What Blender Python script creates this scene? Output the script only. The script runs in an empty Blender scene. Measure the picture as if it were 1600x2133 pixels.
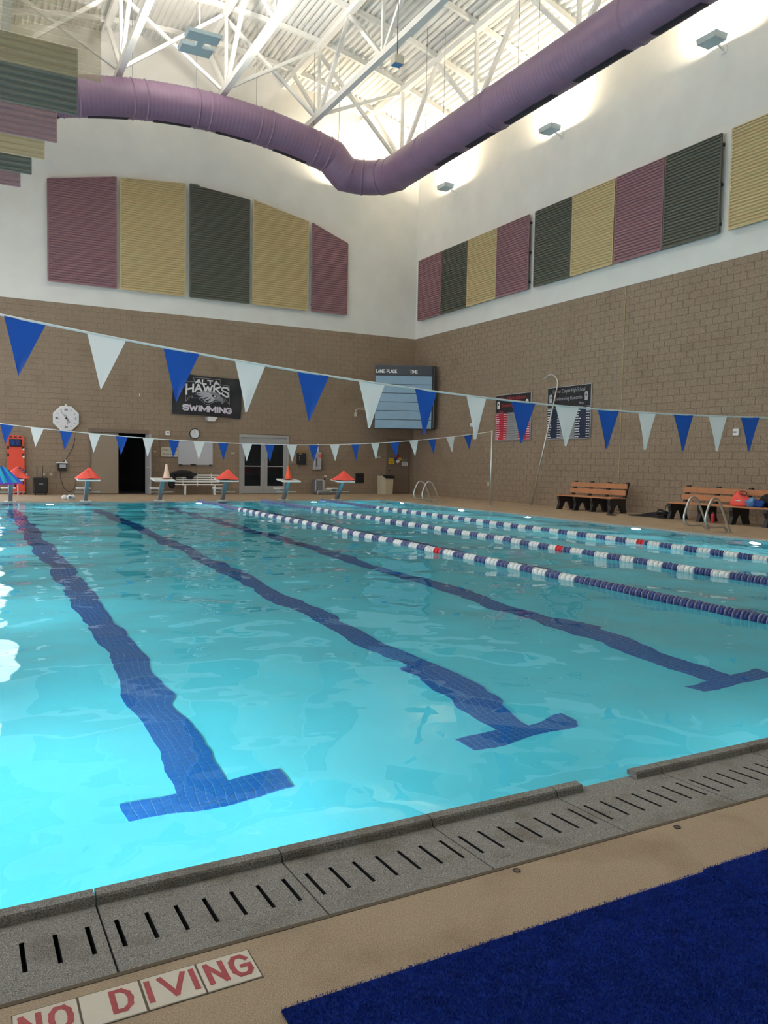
import bpy, math, random
import numpy as np
from mathutils import Vector, Matrix
random.seed(7); rng = np.random.default_rng(7)
S = bpy.context.scene; COL = S.collection
PI = math.pi
# ------------------------------------------------------------------ camera
H = 1.36
YAW, PITCH, ROLL, FPX = 0.490481492, -0.0622459205, 0.0185204551, 1652.21
cy_, sy_ = math.cos(YAW), math.sin(YAW)
fw = Vector((sy_*math.cos(PITCH), cy_*math.cos(PITCH), math.sin(PITCH)))
rt = Vector((cy_, -sy_, 0)); up = rt.cross(fw)
r2 = math.cos(ROLL)*rt + math.sin(ROLL)*up; u2 = -math.sin(ROLL)*rt + math.cos(ROLL)*up
cd = bpy.data.cameras.new('camera'); cam = bpy.data.objects.new('camera', cd); COL.objects.link(cam)
cd.sensor_fit = 'HORIZONTAL'; cd.sensor_width = 36; cd.lens = 36*FPX/1600; cd.clip_start = .05
M = Matrix((r2, u2, -fw)).transposed().to_4x4(); M.translation = Vector((0, 0, H)); cam.matrix_world = M
S.camera = cam
# ------------------------------------------------------------------ sky, exposure
W = bpy.data.worlds.new('sky'); S.world = W; W.use_nodes = True
bg = W.node_tree.nodes['Background']; bg.inputs[0].default_value = (.90, .95, 1, 1); bg.inputs[1].default_value = 3.0
S.view_settings.view_transform = 'Standard'; S.view_settings.look = 'None'; S.view_settings.gamma = 1
S.view_settings.use_curve_mapping = False; S.view_settings.exposure = 0.38
try:
    S.cycles.use_denoising = True; S.cycles.max_bounces = 10; S.cycles.diffuse_bounces = 5; S.cycles.transmission_bounces = 8
    S.cycles.transparent_max_bounces = 12; S.cycles.sample_clamp_indirect = 6; S.cycles.caustics_reflective = True; S.cycles.caustics_refractive = True
except Exception: pass
# room numbers (metres): X right along the far wall, Y towards the far wall, Z up
YB, XR, XL, YN = 30.77, 17.85, -2.45, -4.0
ZB = 6.83
PX0, PX1, PY0, PY1 = -0.35, 13.6, 2.56, 25.42
WZ = -0.02
def roof(x): return 16.75 - .0195*(x-7.9)**2
def area(name, loc, rot, sx, sy, power, col=(1,1,1), portal=False, spread=PI):
    l = bpy.data.lights.new(name, 'AREA'); l.shape = 'RECTANGLE'; l.size = sx; l.size_y = sy; l.energy = power; l.color = col; l.spread = spread
    o = bpy.data.objects.new(name, l); COL.objects.link(o); o.location = loc; o.rotation_euler = rot
    if portal: l.cycles.is_portal = True
    return o
WIN = [(3.6, 8.4), (9.0, 14.2), (14.8, 20.0), (20.6, 25.8), (26.3, 30.3)]      # windows of the left wall (Y ranges); near end kept solid to dim the foreground
for a, b in WIN: area('window_portal', (XL-.02, (a+b)/2, 4.0), (0, -PI/2, 0), 5.6, b-a, 1, portal=True)
area('window_portal', (-.6, YB+.05, 3.4), (-PI/2, 0, 0), 3.3, 6.4, 1, portal=True)
# ------------------------------------------------------------------ materials
def mat(name, col, rough=.6, metal=0, var=0, vscale=8, bump=0, bscale=60, emit=0, spec=.5, col2=None, dist=.004, ecol=None):
    m = bpy.data.materials.new(name); m.use_nodes = True; nt = m.node_tree; b = nt.nodes['Principled BSDF']
    b.inputs['Base Color'].default_value = (*col, 1); b.inputs['Roughness'].default_value = rough; b.inputs['Metallic'].default_value = metal
    b.inputs['Specular IOR Level'].default_value = spec
    if emit: b.inputs['Emission Color'].default_value = (*(ecol or col), 1); b.inputs['Emission Strength'].default_value = emit
    tc = nt.nodes.new('ShaderNodeTexCoord')
    if var or col2:
        n = nt.nodes.new('ShaderNodeTexNoise'); n.inputs['Scale'].default_value = vscale; n.inputs['Detail'].default_value = 6
        nt.links.new(tc.outputs['Object'], n.inputs['Vector'])
        r = nt.nodes.new('ShaderNodeValToRGB'); c2 = col2 or tuple(c*(1-var) for c in col)
        r.color_ramp.elements[0].position = .35; r.color_ramp.elements[1].position = .65
        r.color_ramp.elements[0].color = (*c2, 1); r.color_ramp.elements[1].color = (*[min(1, c*(1+var*.4)) for c in col], 1)
        nt.links.new(n.outputs['Fac'], r.inputs['Fac']); nt.links.new(r.outputs['Color'], b.inputs['Base Color'])
    if bump:
        n2 = nt.nodes.new('ShaderNodeTexNoise'); n2.inputs['Scale'].default_value = bscale; n2.inputs['Detail'].default_value = 4
        nt.links.new(tc.outputs['Object'], n2.inputs['Vector'])
        bp = nt.nodes.new('ShaderNodeBump'); bp.inputs['Strength'].default_value = bump; bp.inputs['Distance'].default_value = dist
        nt.links.new(n2.outputs['Fac'], bp.inputs['Height']); nt.links.new(bp.outputs['Normal'], b.inputs['Normal'])
    return m
def speckle(name, col, dark, light, sc, rough=.85, big=None, bigscale=1.5, bump=.3, bd=.003, wide=.13):
    """three-tone granular surface: stone aggregate, split-face block, concrete"""
    m = bpy.data.materials.new(name); m.use_nodes = True; nt = m.node_tree; b = nt.nodes['Principled BSDF']; b.inputs['Roughness'].default_value = rough
    tc = nt.nodes.new('ShaderNodeNewGeometry')
    n = nt.nodes.new('ShaderNodeTexNoise'); n.inputs['Scale'].default_value = sc; n.inputs['Detail'].default_value = 3; nt.links.new(tc.outputs['Position'], n.inputs['Vector'])
    r = nt.nodes.new('ShaderNodeValToRGB'); e = r.color_ramp.elements
    e[0].position = .5-wide; e[0].color = (*dark, 1); e[1].position = .5+wide; e[1].color = (*light, 1)
    k = e.new(.5); k.color = (*col, 1); nt.links.new(n.outputs['Fac'], r.inputs['Fac'])
    out = r.outputs['Color']
    if big:
        n2 = nt.nodes.new('ShaderNodeTexNoise'); n2.inputs['Scale'].default_value = bigscale; n2.inputs['Detail'].default_value = 5; nt.links.new(tc.outputs['Position'], n2.inputs['Vector'])
        mr = nt.nodes.new('ShaderNodeMapRange'); mr.inputs[1].default_value = .52; mr.inputs[2].default_value = .72; nt.links.new(n2.outputs['Fac'], mr.inputs[0])
        mx = nt.nodes.new('ShaderNodeMix'); mx.data_type = 'RGBA'; mx.blend_type = 'MULTIPLY'; mx.inputs['B'].default_value = (*big, 1)
        nt.links.new(mr.outputs[0], mx.inputs['Factor']); nt.links.new(out, mx.inputs['A']); out = mx.outputs['Result']
    nt.links.new(out, b.inputs['Base Color'])
    bp = nt.nodes.new('ShaderNodeBump'); bp.inputs['Strength'].default_value = bump; bp.inputs['Distance'].default_value = bd
    nt.links.new(n.outputs['Fac'], bp.inputs['Height']); nt.links.new(bp.outputs['Normal'], b.inputs['Normal'])
    return m
def see_through(name, col, fac, rough=.1):
    """fac = share of light that passes straight through (clear pane or perforated sheet)"""
    m = bpy.data.materials.new(name); m.use_nodes = True; nt = m.node_tree; b = nt.nodes['Principled BSDF']
    b.inputs['Base Color'].default_value = (*col, 1); b.inputs['Roughness'].default_value = rough
    t = nt.nodes.new('ShaderNodeBsdfTransparent'); mx = nt.nodes.new('ShaderNodeMixShader'); mx.inputs[0].default_value = fac
    nt.links.new(b.outputs[0], mx.inputs[1]); nt.links.new(t.outputs[0], mx.inputs[2]); nt.links.new(mx.outputs[0], nt.nodes['Material Output'].inputs[0])
    return m
def vinyl(name, col):
    m = mat(name, col, .5); nt = m.node_tree; t = nt.nodes.new('ShaderNodeBsdfTranslucent'); t.inputs[0].default_value = (*col, 1); mx = nt.nodes.new('ShaderNodeMixShader'); mx.inputs[0].default_value = .45
    nt.links.new(nt.nodes['Principled BSDF'].outputs[0], mx.inputs[1]); nt.links.new(t.outputs[0], mx.inputs[2]); nt.links.new(mx.outputs[0], nt.nodes['Material Output'].inputs[0]); return m
MT = dict(
 plaster=mat('plaster', (.80, .79, .76), .9, var=.04, vscale=1.2),
 block=speckle('block', (.262, .196, .140), (.185, .136, .095), (.35, .27, .20), 70, big=(.86, .84, .82), bigscale=1.1),
 mortar=speckle('mortar', (.19, .14, .10), (.15, .11, .08), (.23, .175, .13), 60),
 deck=speckle('deck', (.355, .262, .180), (.25, .182, .12), (.49, .38, .275), 330, rough=.75, big=(.74, .70, .66), bigscale=2.6, bd=.0015),
 coping=speckle('coping', (.20, .19, .18), (.06, .055, .05), (.40, .385, .36), 300, big=(.66, .60, .52), bigscale=5, bd=.002, rough=.8, wide=.2),
 coping_far=speckle('coping_far', (.33, .31, .29), (.22, .2, .18), (.42, .40, .37), 90),
 seam=mat('seam', (.10, .075, .05), .9),
 pool=mat('pool_plaster', (.115, .56, .635), .6, var=.05, vscale=1.5),
 grout=mat('grout', (.15, .36, .56), .7),
 tile=mat('navy_tile', (.005, .085, .29), .35, var=.2, vscale=30),
 black=mat('black', (.010, .010, .011), .6), dark=mat('dark', (.02, .02, .022), .8),
 ribbed_black=mat('black_plastic', (.014, .014, .016), .45),
 white_steel=mat('white_steel', (.85, .85, .83), .5, var=.03), deck_steel=mat('deck_steel', (.80, .80, .78), .45, var=.05, vscale=3),
 purple=mat('purple_duct', (.225, .140, .235), .38, var=.08, vscale=1.5), purple_dark=mat('purple_joint', (.07, .035, .085), .5),
 grille=mat('grille', (.035, .028, .045), .6),
 mauve=mat('mauve', (.265, .140, .165), .6, var=.05), gold=mat('gold', (.54, .43, .235), .6, var=.05), olive=mat('olive', (.092, .096, .078), .6, var=.05),
 p_gold=see_through('perforated_gold', (.46, .38, .22), .74, .6), p_olive=see_through('perforated_olive', (.13, .155, .14), .22, .6),
 p_mauve=see_through('perforated_mauve', (.33, .22, .25), .30, .6), p_gold2=see_through('perforated_pale_gold', (.55, .48, .30), .35, .6),
 blue_flag=vinyl('blue_vinyl', (.012, .085, .42)), white_flag=vinyl('white_vinyl', (.92, .89, .87)), cord=mat('cord', (.90, .88, .86), .6),
 navy=mat('navy_float', (.012, .03, .16), .35), white_pl=mat('white_plastic', (.82, .82, .80), .4), red_pl=mat('red_plastic', (.65, .015, .03), .4), cable=mat('cable', (.20, .21, .36), .4),
 steel=mat('stainless', (.66, .66, .64), .32, metal=.85), grey_metal=mat('grey_metal', (.24, .25, .28), .4, metal=.6), alu=mat('aluminium', (.42, .42, .43), .4, metal=.3),
 orange=mat('orange', (.82, .10, .035), .5), coral=mat('coral', (.80, .09, .07), .6), board_red=mat('board_red', (.75, .075, .04), .45), cone_pale=mat('faded_cone', (.80, .55, .45), .5),
 tan=mat('tan_board', (.47, .205, .095), .65, var=.1, vscale=6), door_beige=mat('door_beige', (.255, .205, .155), .5), door_brown=mat('door_brown', (.17, .125, .095), .5),
 beige=mat('beige_bin', (.50, .45, .32), .5), beige_light=mat('beige_bin_light', (.62, .57, .47), .5),
 mat_blue=mat('blue_mat', (.004, .018, .17), .9, var=.3, vscale=40, spec=.08), pile=mat('blue_pile', (.006, .034, .31), .6, var=.35, vscale=12, spec=.12),
 tile_white=mat('marker_tile', (.66, .60, .52), .35, var=.05), letter_red=mat('letter_red', (.34, .022, .035), .5, var=.2, vscale=60),
 banner=mat('banner_black', (.016, .015, .020), .4), w_print=mat('white_print', (.75, .75, .78), .6), g_print=mat('grey_print', (.23, .23, .26), .6), g_light=mat('light_grey_print', (.42, .42, .47), .6),
 lilac=mat('lilac_print', (.72, .66, .76), .6), sb_dark=mat('scoreboard_dark', (.045, .055, .075), .4), sb_blue=mat('scoreboard_blue', (.27, .42, .58), .35, var=.06, vscale=2), sb_text=mat('scoreboard_text', (.85, .88, .9), .5),
 red_print=mat('red_print', (.55, .02, .05), .6), navy_print=mat('navy_print', (.012, .022, .06), .6), silver_print=mat('silver_print', (.30, .30, .31), .6), yellow=mat('yellow', (.65, .42, .02), .5),
 lens=mat('lamp_lens', (1, 1, 1), .4, emit=14, ecol=(.85, .95, 1)), warm=mat('warm_lens', (1, .9, .7), .4, emit=18, ecol=(1, .82, .55)),
 fixture=mat('fixture', (.45, .56, .62), .5), teal=mat('teal_cloth', (.02, .34, .50), .8), blue_cloth=mat('blue_cloth', (.008, .10, .50), .8), violet=mat('violet_cloth', (.16, .03, .30), .8),
 clothes=mat('black_cloth', (.012, .012, .014), .9), cardboard=mat('cardboard', (.30, .15, .05), .8), pale_blue=mat('pale_blue', (.10, .25, .50), .5),
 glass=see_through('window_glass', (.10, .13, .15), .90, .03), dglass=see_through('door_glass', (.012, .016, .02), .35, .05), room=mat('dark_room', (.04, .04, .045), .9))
def water_mat():
    m = bpy.data.materials.new('water'); m.use_nodes = True; nt = m.node_tree; nt.nodes.remove(nt.nodes['Principled BSDF'])
    rf = nt.nodes.new('ShaderNodeBsdfRefraction'); rf.inputs['Color'].default_value = (.80, .97, 1, 1); rf.inputs['Roughness'].default_value = 0; rf.inputs['IOR'].default_value = 1.33
    gl = nt.nodes.new('ShaderNodeBsdfGlossy'); gl.inputs['Roughness'].default_value = 0.0
    fr = nt.nodes.new('ShaderNodeFresnel'); fr.inputs['IOR'].default_value = 1.33
    mx = nt.nodes.new('ShaderNodeMixShader'); g = nt.nodes.new('ShaderNodeNewGeometry')
    n = nt.nodes.new('ShaderNodeTexNoise'); n.inputs['Scale'].default_value = 3.0; n.inputs['Detail'].default_value = 1.5
    bp = nt.nodes.new('ShaderNodeBump'); bp.inputs['Strength'].default_value = .22; bp.inputs['Distance'].default_value = .03
    nt.links.new(g.outputs['Position'], n.inputs['Vector']); nt.links.new(n.outputs['Fac'], bp.inputs['Height'])
    for x in (rf, gl, fr): nt.links.new(bp.outputs['Normal'], x.inputs['Normal'])
    nt.links.new(fr.outputs[0], mx.inputs[0]); nt.links.new(rf.outputs[0], mx.inputs[1]); nt.links.new(gl.outputs[0], mx.inputs[2])
    nt.links.new(mx.outputs[0], nt.nodes['Material Output'].inputs[0]); return m
MT['water'] = water_mat()
# ------------------------------------------------------------------ mesh helpers
class MB:
    def __init__(s): s.v = []; s.f = []
    def add(s, vs, fs): o = len(s.v); s.v += [tuple(v) for v in vs]; s.f += [tuple(i+o for i in f) for f in fs]; return s
    def box(s, a, b):
        x0, y0, z0 = [min(p, q) for p, q in zip(a, b)]; x1, y1, z1 = [max(p, q) for p, q in zip(a, b)]
        return s.add([(x0,y0,z0),(x1,y0,z0),(x1,y1,z0),(x0,y1,z0),(x0,y0,z1),(x1,y0,z1),(x1,y1,z1),(x0,y1,z1)],
                     [(0,3,2,1),(4,5,6,7),(0,1,5,4),(1,2,6,5),(2,3,7,6),(3,0,4,7)])
    def cbox(s, a, b, c=.01):
        """box with chamfered edges"""
        lo = [min(p, q) for p, q in zip(a, b)]; hi = [max(p, q) for p, q in zip(a, b)]; c = min(c, *[(h-l)*.45 for l, h in zip(lo, hi)])
        import bmesh
        bm = bmesh.new(); bmesh.ops.create_cube(bm, size=1)
        for v in bm.verts: v.co = Vector([(l+h)/2+(h-l)*q for l, h, q in zip(lo, hi, v.co)])
        bmesh.ops.bevel(bm, geom=bm.edges[:], offset=c, segments=1, affect='EDGES')
        bm.verts.index_update(); s.add([v.co for v in bm.verts], [[v.index for v in f.verts] for f in bm.faces]); bm.free(); return s
    def bar(s, p, q, w, h=None):
        h = h or w; p, q = Vector(p), Vector(q); t = (q-p).normalized(); k = Vector((0,0,1)) if abs(t.z) < .95 else Vector((1,0,0))
        a = t.cross(k).normalized(); b = a.cross(t); vs = []
        for c in (p, q):
            for i, j in ((-1,-1),(1,-1),(1,1),(-1,1)): vs.append(c+a*i*w/2+b*j*h/2)
        return s.add(vs, [(0,1,2,3),(7,6,5,4),(0,4,5,1),(1,5,6,2),(2,6,7,3),(3,7,4,0)])
    def tube(s, pts, r, n=8, caps=True, closed=False):
        pts = [Vector(p) for p in pts]; m = len(pts); rr = r if isinstance(r, (list, tuple)) else [r]*m; vs = []; prev = None
        for i, p in enumerate(pts):
            if closed: t = (pts[(i+1) % m]-pts[i-1]).normalized()
            else: t = (pts[min(i+1, m-1)]-pts[max(i-1, 0)]).normalized()
            if prev is None: k = Vector((0,0,1)) if abs(t.z) < .9 else Vector((1,0,0)); a = t.cross(k).normalized()
            else: a = (prev-t*prev.dot(t)).normalized()
            prev = a; b = t.cross(a)
            for j in range(n): an = 2*PI*j/n; vs.append(p+(a*math.cos(an)+b*math.sin(an))*rr[i])
        fs = []
        for i in range(m if closed else m-1):
            i2 = (i+1) % m
            for j in range(n): fs.append((i*n+j, i*n+(j+1) % n, i2*n+(j+1) % n, i2*n+j))
        if caps and not closed: fs += [tuple(range(n))[::-1], tuple(range((m-1)*n, m*n))]
        return s.add(vs, fs)
    def lathe(s, prof, n=20, c=(0,0,0), axis='z'):
        vs = []; m = len(prof)
        for r, z in prof:
            for j in range(n):
                a = 2*PI*j/n; x, y = r*math.cos(a), r*math.sin(a)
                vs.append({'z': (x, y, z), 'y': (x, z, y), 'x': (z, x, y)}[axis])
        vs = [(v[0]+c[0], v[1]+c[1], v[2]+c[2]) for v in vs]
        fs = [(i*n+j, i*n+(j+1) % n, (i+1)*n+(j+1) % n, (i+1)*n+j) for i in range(m-1) for j in range(n)]
        fs += [tuple(range(n))[::-1], tuple(range((m-1)*n, m*n))]
        return s.add(vs, fs)
    def prism(s, poly, y0, y1, plane='xz'):
        """polygon (x,z) extruded along y ('xz'), or (x,y) along z ('xy'), or (y,z) along x ('yz')"""
        n = len(poly); f = {'xz': lambda p, d: (p[0], d, p[1]), 'xy': lambda p, d: (p[0], p[1], d), 'yz': lambda p, d: (d, p[0], p[1])}[plane]
        vs = [f(p, y0) for p in poly]+[f(p, y1) for p in poly]
        return s.add(vs, [tuple(range(n)), tuple(range(n, 2*n))[::-1]]+[(i, i+n, (i+1) % n+n, (i+1) % n) for i in range(n)])
    def mesh(s, name, m=None, smooth=False):
        me = bpy.data.meshes.new(name); me.from_pydata(s.v, [], s.f); me.validate()
        if m: me.materials.append(m)
        if smooth: me.shade_smooth()
        return me
    def obj(s, name, m, parent=None, smooth=False, label=None, kind=None, loc=None):
        o = link(name, s.mesh(name, m, smooth), parent, loc)
        if label: o['label'] = label
        if kind: o['kind'] = kind
        return o
def link(name, me, parent=None, loc=None, rot=None):
    o = bpy.data.objects.new(name, me); COL.objects.link(o); o.parent = parent
    if loc is not None: o.location = loc
    if rot is not None: o.rotation_euler = rot
    return o
def tag(o, label, cat, group=None):
    o['label'] = label; o['category'] = cat
    if group: o['group'] = group
    return o
def thing(name, label, cat, loc=(0,0,0), rot=(0,0,0), group=None): return tag(link(name, None, None, loc, rot), label, cat, group)
def struct(o): o['kind'] = 'structure'; return o
def autosmooth(o, deg=35):
    me = o.data; me.shade_smooth()
    try: me.set_sharp_from_angle(angle=math.radians(deg))
    except Exception: pass
    return o
def text(body, h, m, parent, x, z, name='lettering', width=None, y=-.004, plane='xz', off=.0, sx=1.0, align='CENTER', curve=None):
    """flat lettering in the parent's local x-z plane facing -y (or x-y plane facing +z)"""
    c = bpy.data.curves.new('t', 'FONT'); c.body = body; c.align_x = align; c.align_y = 'CENTER'; c.offset = off; c.resolution_u = 3
    o = bpy.data.objects.new('t', c); COL.objects.link(o); dg = bpy.context.evaluated_depsgraph_get()
    me = bpy.data.meshes.new_from_object(o.evaluated_get(dg)); bpy.data.objects.remove(o)
    co = np.array([v.co[:] for v in me.vertices]); mn, mx_ = co.min(0), co.max(0)
    s = h/max(1e-6, mx_[1]-mn[1]); s2 = (width/(mx_[0]-mn[0])) if width else s*sx
    cx = (mn[0]+mx_[0])/2 if align == 'CENTER' else mn[0]; cyy = (mn[1]+mx_[1])/2
    for v in me.vertices:
        a, b = (v.co.x-cx)*s2, (v.co.y-cyy)*s
        if curve: a, b = curve(a, b)
        v.co = (x+a, y, z+b) if plane == 'xz' else (x+a, z+b, y)
    me.materials.clear(); me.materials.append(m)
    me.name = name; return link(name, me, parent)
STROKES = {'C': [[(.95,.82),(.7,1),(.3,1),(.05,.78),(0,.5),(.05,.22),(.3,0),(.7,0),(.95,.18)]], 'P': [[(0,0),(0,1),(.8,1),(1,.85),(1,.62),(.8,.46),(.05,.46)]], 'A': [[(0,0),(.5,1),(1,0)],[(.2,.33),(.8,.33)]], 'D': [[(0,0),(0,1),(.55,1),(.9,.8),(1,.5),(.9,.2),(.55,0),(0,0)]], 'E': [[(1,0),(0,0),(0,1),(1,1)],[(0,.5),(.8,.5)]],
 'G': [[(.95,.82),(.7,1),(.3,1),(.05,.78),(0,.5),(.05,.22),(.3,0),(.75,0),(1,.2),(1,.46),(.58,.46)]], 'H': [[(0,0),(0,1)],[(1,0),(1,1)],[(0,.5),(1,.5)]], 'I': [[(.5,0),(.5,1)]], 'K': [[(0,0),(0,1)],[(1,1),(.05,.45)],[(.3,.6),(1,0)]],
 'L': [[(0,1),(0,0),(1,0)]], 'M': [[(0,0),(0,1),(.5,.25),(1,1),(1,0)]], 'N': [[(0,0),(0,1),(1,0),(1,1)]], 'O': [[(.3,0),(.06,.2),(0,.5),(.06,.8),(.3,1),(.7,1),(.94,.8),(1,.5),(.94,.2),(.7,0),(.3,0)]],
 'S': [[(1,.85),(.8,1),(.2,1),(0,.85),(0,.65),(.15,.53),(.85,.47),(1,.35),(1,.15),(.8,0),(.2,0),(0,.15)]], 'T': [[(0,1),(1,1)],[(.5,0),(.5,1)]], 'V': [[(0,1),(.5,0),(1,1)]], 'W': [[(0,1),(.25,0),(.5,.75),(.75,0),(1,1)]]}
def block_text(body, w, h, th, m, parent, x, z, y, plane='xz', name='lettering', warp=None, widths={'I': .25, 'M': 1.25, 'W': 1.35, 'L': .8}):
    u = [widths.get(c, 1) for c in body]; gap = .30; tot = sum(u)+gap*(len(u)-1); sc = (w-th)/tot; a = -(w-th)/2; mb = MB(); z2 = 0
    for c, k in zip(body, u):
        for st in STROKES[c]:
            P_ = []
            for p in st:
                X_, Z_ = a+(p[0]*k if c != 'I' else k/2)*sc, (p[1]-.5)*(h-th)
                P_.append((X_, Z_))
            if warp: P_ = [warp(*p) for p in P_]
            for i, (p, q) in enumerate(zip(P_[:-1], P_[1:])):
                d = Vector((q[0]-p[0], q[1]-p[1])); d = d.normalized()*th*.42; e_ = .0001*z2; z2 += 1
                p, q = (p[0]-d.x, p[1]-d.y), (q[0]+d.x, q[1]+d.y); n_ = Vector((-d.y, d.x)).normalized()*th/2
                c4 = [(p[0]+n_.x, p[1]+n_.y), (p[0]-n_.x, p[1]-n_.y), (q[0]-n_.x, q[1]-n_.y), (q[0]+n_.x, q[1]+n_.y)]
                mb.add([((x+i_, y-e_*.02, z+j_) if plane == 'xz' else (x+i_, z+j_, y+e_*.02)) for i_, j_ in c4], [(0, 1, 2, 3)])
        a += (k+gap)*sc
    return mb.obj(name, m, parent)
def smooth(pts, k=5):
    q = [Vector(p) for p in pts]; out = []
    for i in range(len(q)-1):
        a, b_, c, d_ = q[max(i-1, 0)], q[i], q[i+1], q[min(i+2, len(q)-1)]
        for j in range(k): t = j/k; out.append(.5*((2*b_)+(c-a)*t+(2*a-5*b_+4*c-d_)*t*t+(3*b_-a-3*c+d_)*t**3))
    return out+[q[-1]]
def copies(name, me, parent, places):
    return [link(name, me, parent, p) for p in places]
RW = (0, 0, -PI/2)      # things on the right wall: local x runs towards the camera, local -y faces the room
# ================================================================== SETTING
fl = MB()
dz = -.14
fl.box((XL-.2, YN-.2, dz), (XR+.2, 2.10, 0)); fl.box((XL-.2, PY1+.30, dz), (XR+.2, YB+.25, 0)); fl.box((XL, 2.10, dz), (PX0-.3, PY1+.3, 0)); fl.box((PX1+.3, 2.10, dz), (XR+.2, PY1+.3, 0))
floor = struct(fl.obj('floor', MT['deck']))
MB().box((PX0-.3, 2.085, -.01), (PX1+.3, 2.10, .0015)).obj('coping_seam', MT['seam'], floor)
# small bolt recesses in the deck
for x, y in ((1.63, 2.06), (2.38, 2.05), (3.2, 2.05)):
    b_ = MB().lathe([(.0135, .0008), (.0135, .003), (.010, .003), (.009, .0012)], 20, (x, y, 0)).obj('deck_anchor', MT['grille'], floor, True)
    MB().lathe([(.0085, .001), (.0085, .0018), (.004, .0022)], 12, (x, y, 0)).obj('anchor_core', MT['seam'], b_)
# basin
PD = -1.22
bs = MB(); t = .12
bs.box((PX0-t, PY0-.02-t, PD-.1), (PX1+t, PY1+t, PD))
bs.box((PX0-t, PY0-.02-t, PD), (PX0, PY1+t, -.13)); bs.box((PX1, PY0-.02-t, PD), (PX1+t, PY1+t, -.13))
bs.box((PX0, PY0-.02-t, PD), (PX1, PY0-.02, -.13)); bs.box((PX0, PY1, PD), (PX1, PY1+t, -.13))
basin = struct(bs.obj('pool_basin', MT['pool']))
# lane markings in navy tiles
TP = .0508
tme = MB().cbox((0, 0, 0), (TP-.0045, TP-.0045, .008), .0015).mesh('tile', MT['tile'])
tsimple = [(0,0,.008),(TP-.0045,0,.008),(TP-.0045,TP-.0045,.008),(0,TP-.0045,.008)]
for li in range(6):
    cx = 1.2+2.13*li; x0 = cx-3*TP; cells = []
    ya, yb = PY0+1.56, PY1-1.6
    nr = int((yb-ya)/TP)
    for r in range(nr):
        rowset = range(-6, 12) if (r < 4 or r >= nr-4) else range(6)
        for c in rowset: cells.append((x0+c*TP, ya+r*TP))
    root = thing('lane_marking', ['dark blue tiled T line on pool floor, leftmost in the photo', 'dark blue tiled T line on pool floor, second from the left', 'dark blue tiled T line on pool floor, third from left, beside the nearest rope',
        'dark blue tiled line on pool floor between the first and second lane ropes', 'dark blue tiled line on pool floor between the second and third lane ropes', 'dark blue tiled line on pool floor beyond the farthest lane rope'][li], 'lane line', (0, 0, PD), group='tiled lane lines on the pool floor')
    g = MB().box((x0, ya, 0), (x0+6*TP, ya+nr*TP, .004))
    g.box((x0-6*TP, ya, 0), (x0, ya+4*TP, .004)); g.box((x0+6*TP, ya, 0), (x0+12*TP, ya+4*TP, .004)); g.box((x0-6*TP, ya+(nr-4)*TP, 0), (x0, ya+nr*TP, .004)); g.box((x0+6*TP, ya+(nr-4)*TP, 0), (x0+12*TP, ya+nr*TP, .004))
    g.obj('grout_bed', MT['grout'], root)
    nn = 300 if li < 3 else 0
    for (x, y) in cells[:nn]: link('tile', tme, root, (x, y, 0))
    rest = MB()
    for (x, y) in cells[nn:]: rest.add([(x+a, y+b, c) for a, b, c in tsimple], [(0, 1, 2, 3)])
    rest.obj('tile_field', MT['tile'], root, kind='stuff')
    # cross on the far end wall
    cr = MB().box((cx-.14, PY1-.006, .25), (cx+.14, PY1, 1.0)); cr.box((cx-.42, PY1-.006, .62), (cx+.42, PY1, .85)); cr.obj('wall_cross', MT['tile'], root)
# near coping slabs with gutter slots
SLW = .61
SLOTS = [(.030+i*.088, .030+i*.088+.013) for i in range(7)]
def slab_mesh():
    b = MB(); L = SLW-.006
    slots = SLOTS
    def zc(y): # surface profile
        return -.002-(y-2.10)*.055 if y <= 2.505 else -.004
    ys = [2.10, 2.115, 2.225, 2.385, 2.495, 2.50]
    xs = [0]+[v for s_ in slots for v in s_]+[L]
    for i in range(len(ys)-1):
        y0, y1 = ys[i], ys[i+1]; z0, z1 = zc(y0), zc(y1)
        for j in range(len(xs)-1):
            if i == 2 and j % 2 == 1:
                continue
            b.add([(xs[j],y0,z0),(xs[j+1],y0,z0),(xs[j+1],y1,z1),(xs[j],y1,z1)], [(0,1,2,3)])
    zz = zc(2.50)
    return b, L, zz
def add_lip(b, L, zz, lip=True):
    if lip:
        p = [(2.50, zz), (2.506, -.003), (2.512, .004), (2.552, .006), (2.562, -.002), (2.564, -.13), (2.10, -.13), (2.10, -.002)]
    else:
        p = [(2.50, zz), (2.55, zz-.004), (2.564, zz-.012), (2.564, -.13), (2.10, -.13), (2.10, -.002)]
    n = len(p)
    vs = [(0, y, z) for y, z in p]+[(L, y, z) for y, z in p]
    fs = [(i, i+1, i+1+n, i+n) for i in range(n-1)]
    b.add(vs, fs); b.f.append(tuple(len(b.v)-2*n+i for i in range(n))); b.f.append(tuple(len(b.v)-n+i for i in range(n))[::-1])
    return b
slot_dark = MB()
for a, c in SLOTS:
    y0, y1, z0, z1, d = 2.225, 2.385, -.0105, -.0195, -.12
    slot_dark.add([(a,y0,z0),(c,y0,z0),(c,y1,z1),(a,y1,z1),(a,y0,d),(c,y0,d),(c,y1,d),(a,y1,d)], [(0,1,5,4),(1,2,6,5),(2,3,7,6),(3,0,4,7),(4,5,6,7)])
me_slot_shade = slot_dark.mesh('slot_shade', MT['black'])  # black slot walls: shade of the deep slots put into the colour
cop = thing('pool_coping', 'grey stone pool edge with slotted gutter slabs in front of the camera', 'pool edge')
del cop['category'], cop['label']; cop['kind'] = 'structure'
b, L, zz = slab_mesh(); me_lip = add_lip(b, L, zz, True).mesh('coping_slab', MT['coping'])
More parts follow.
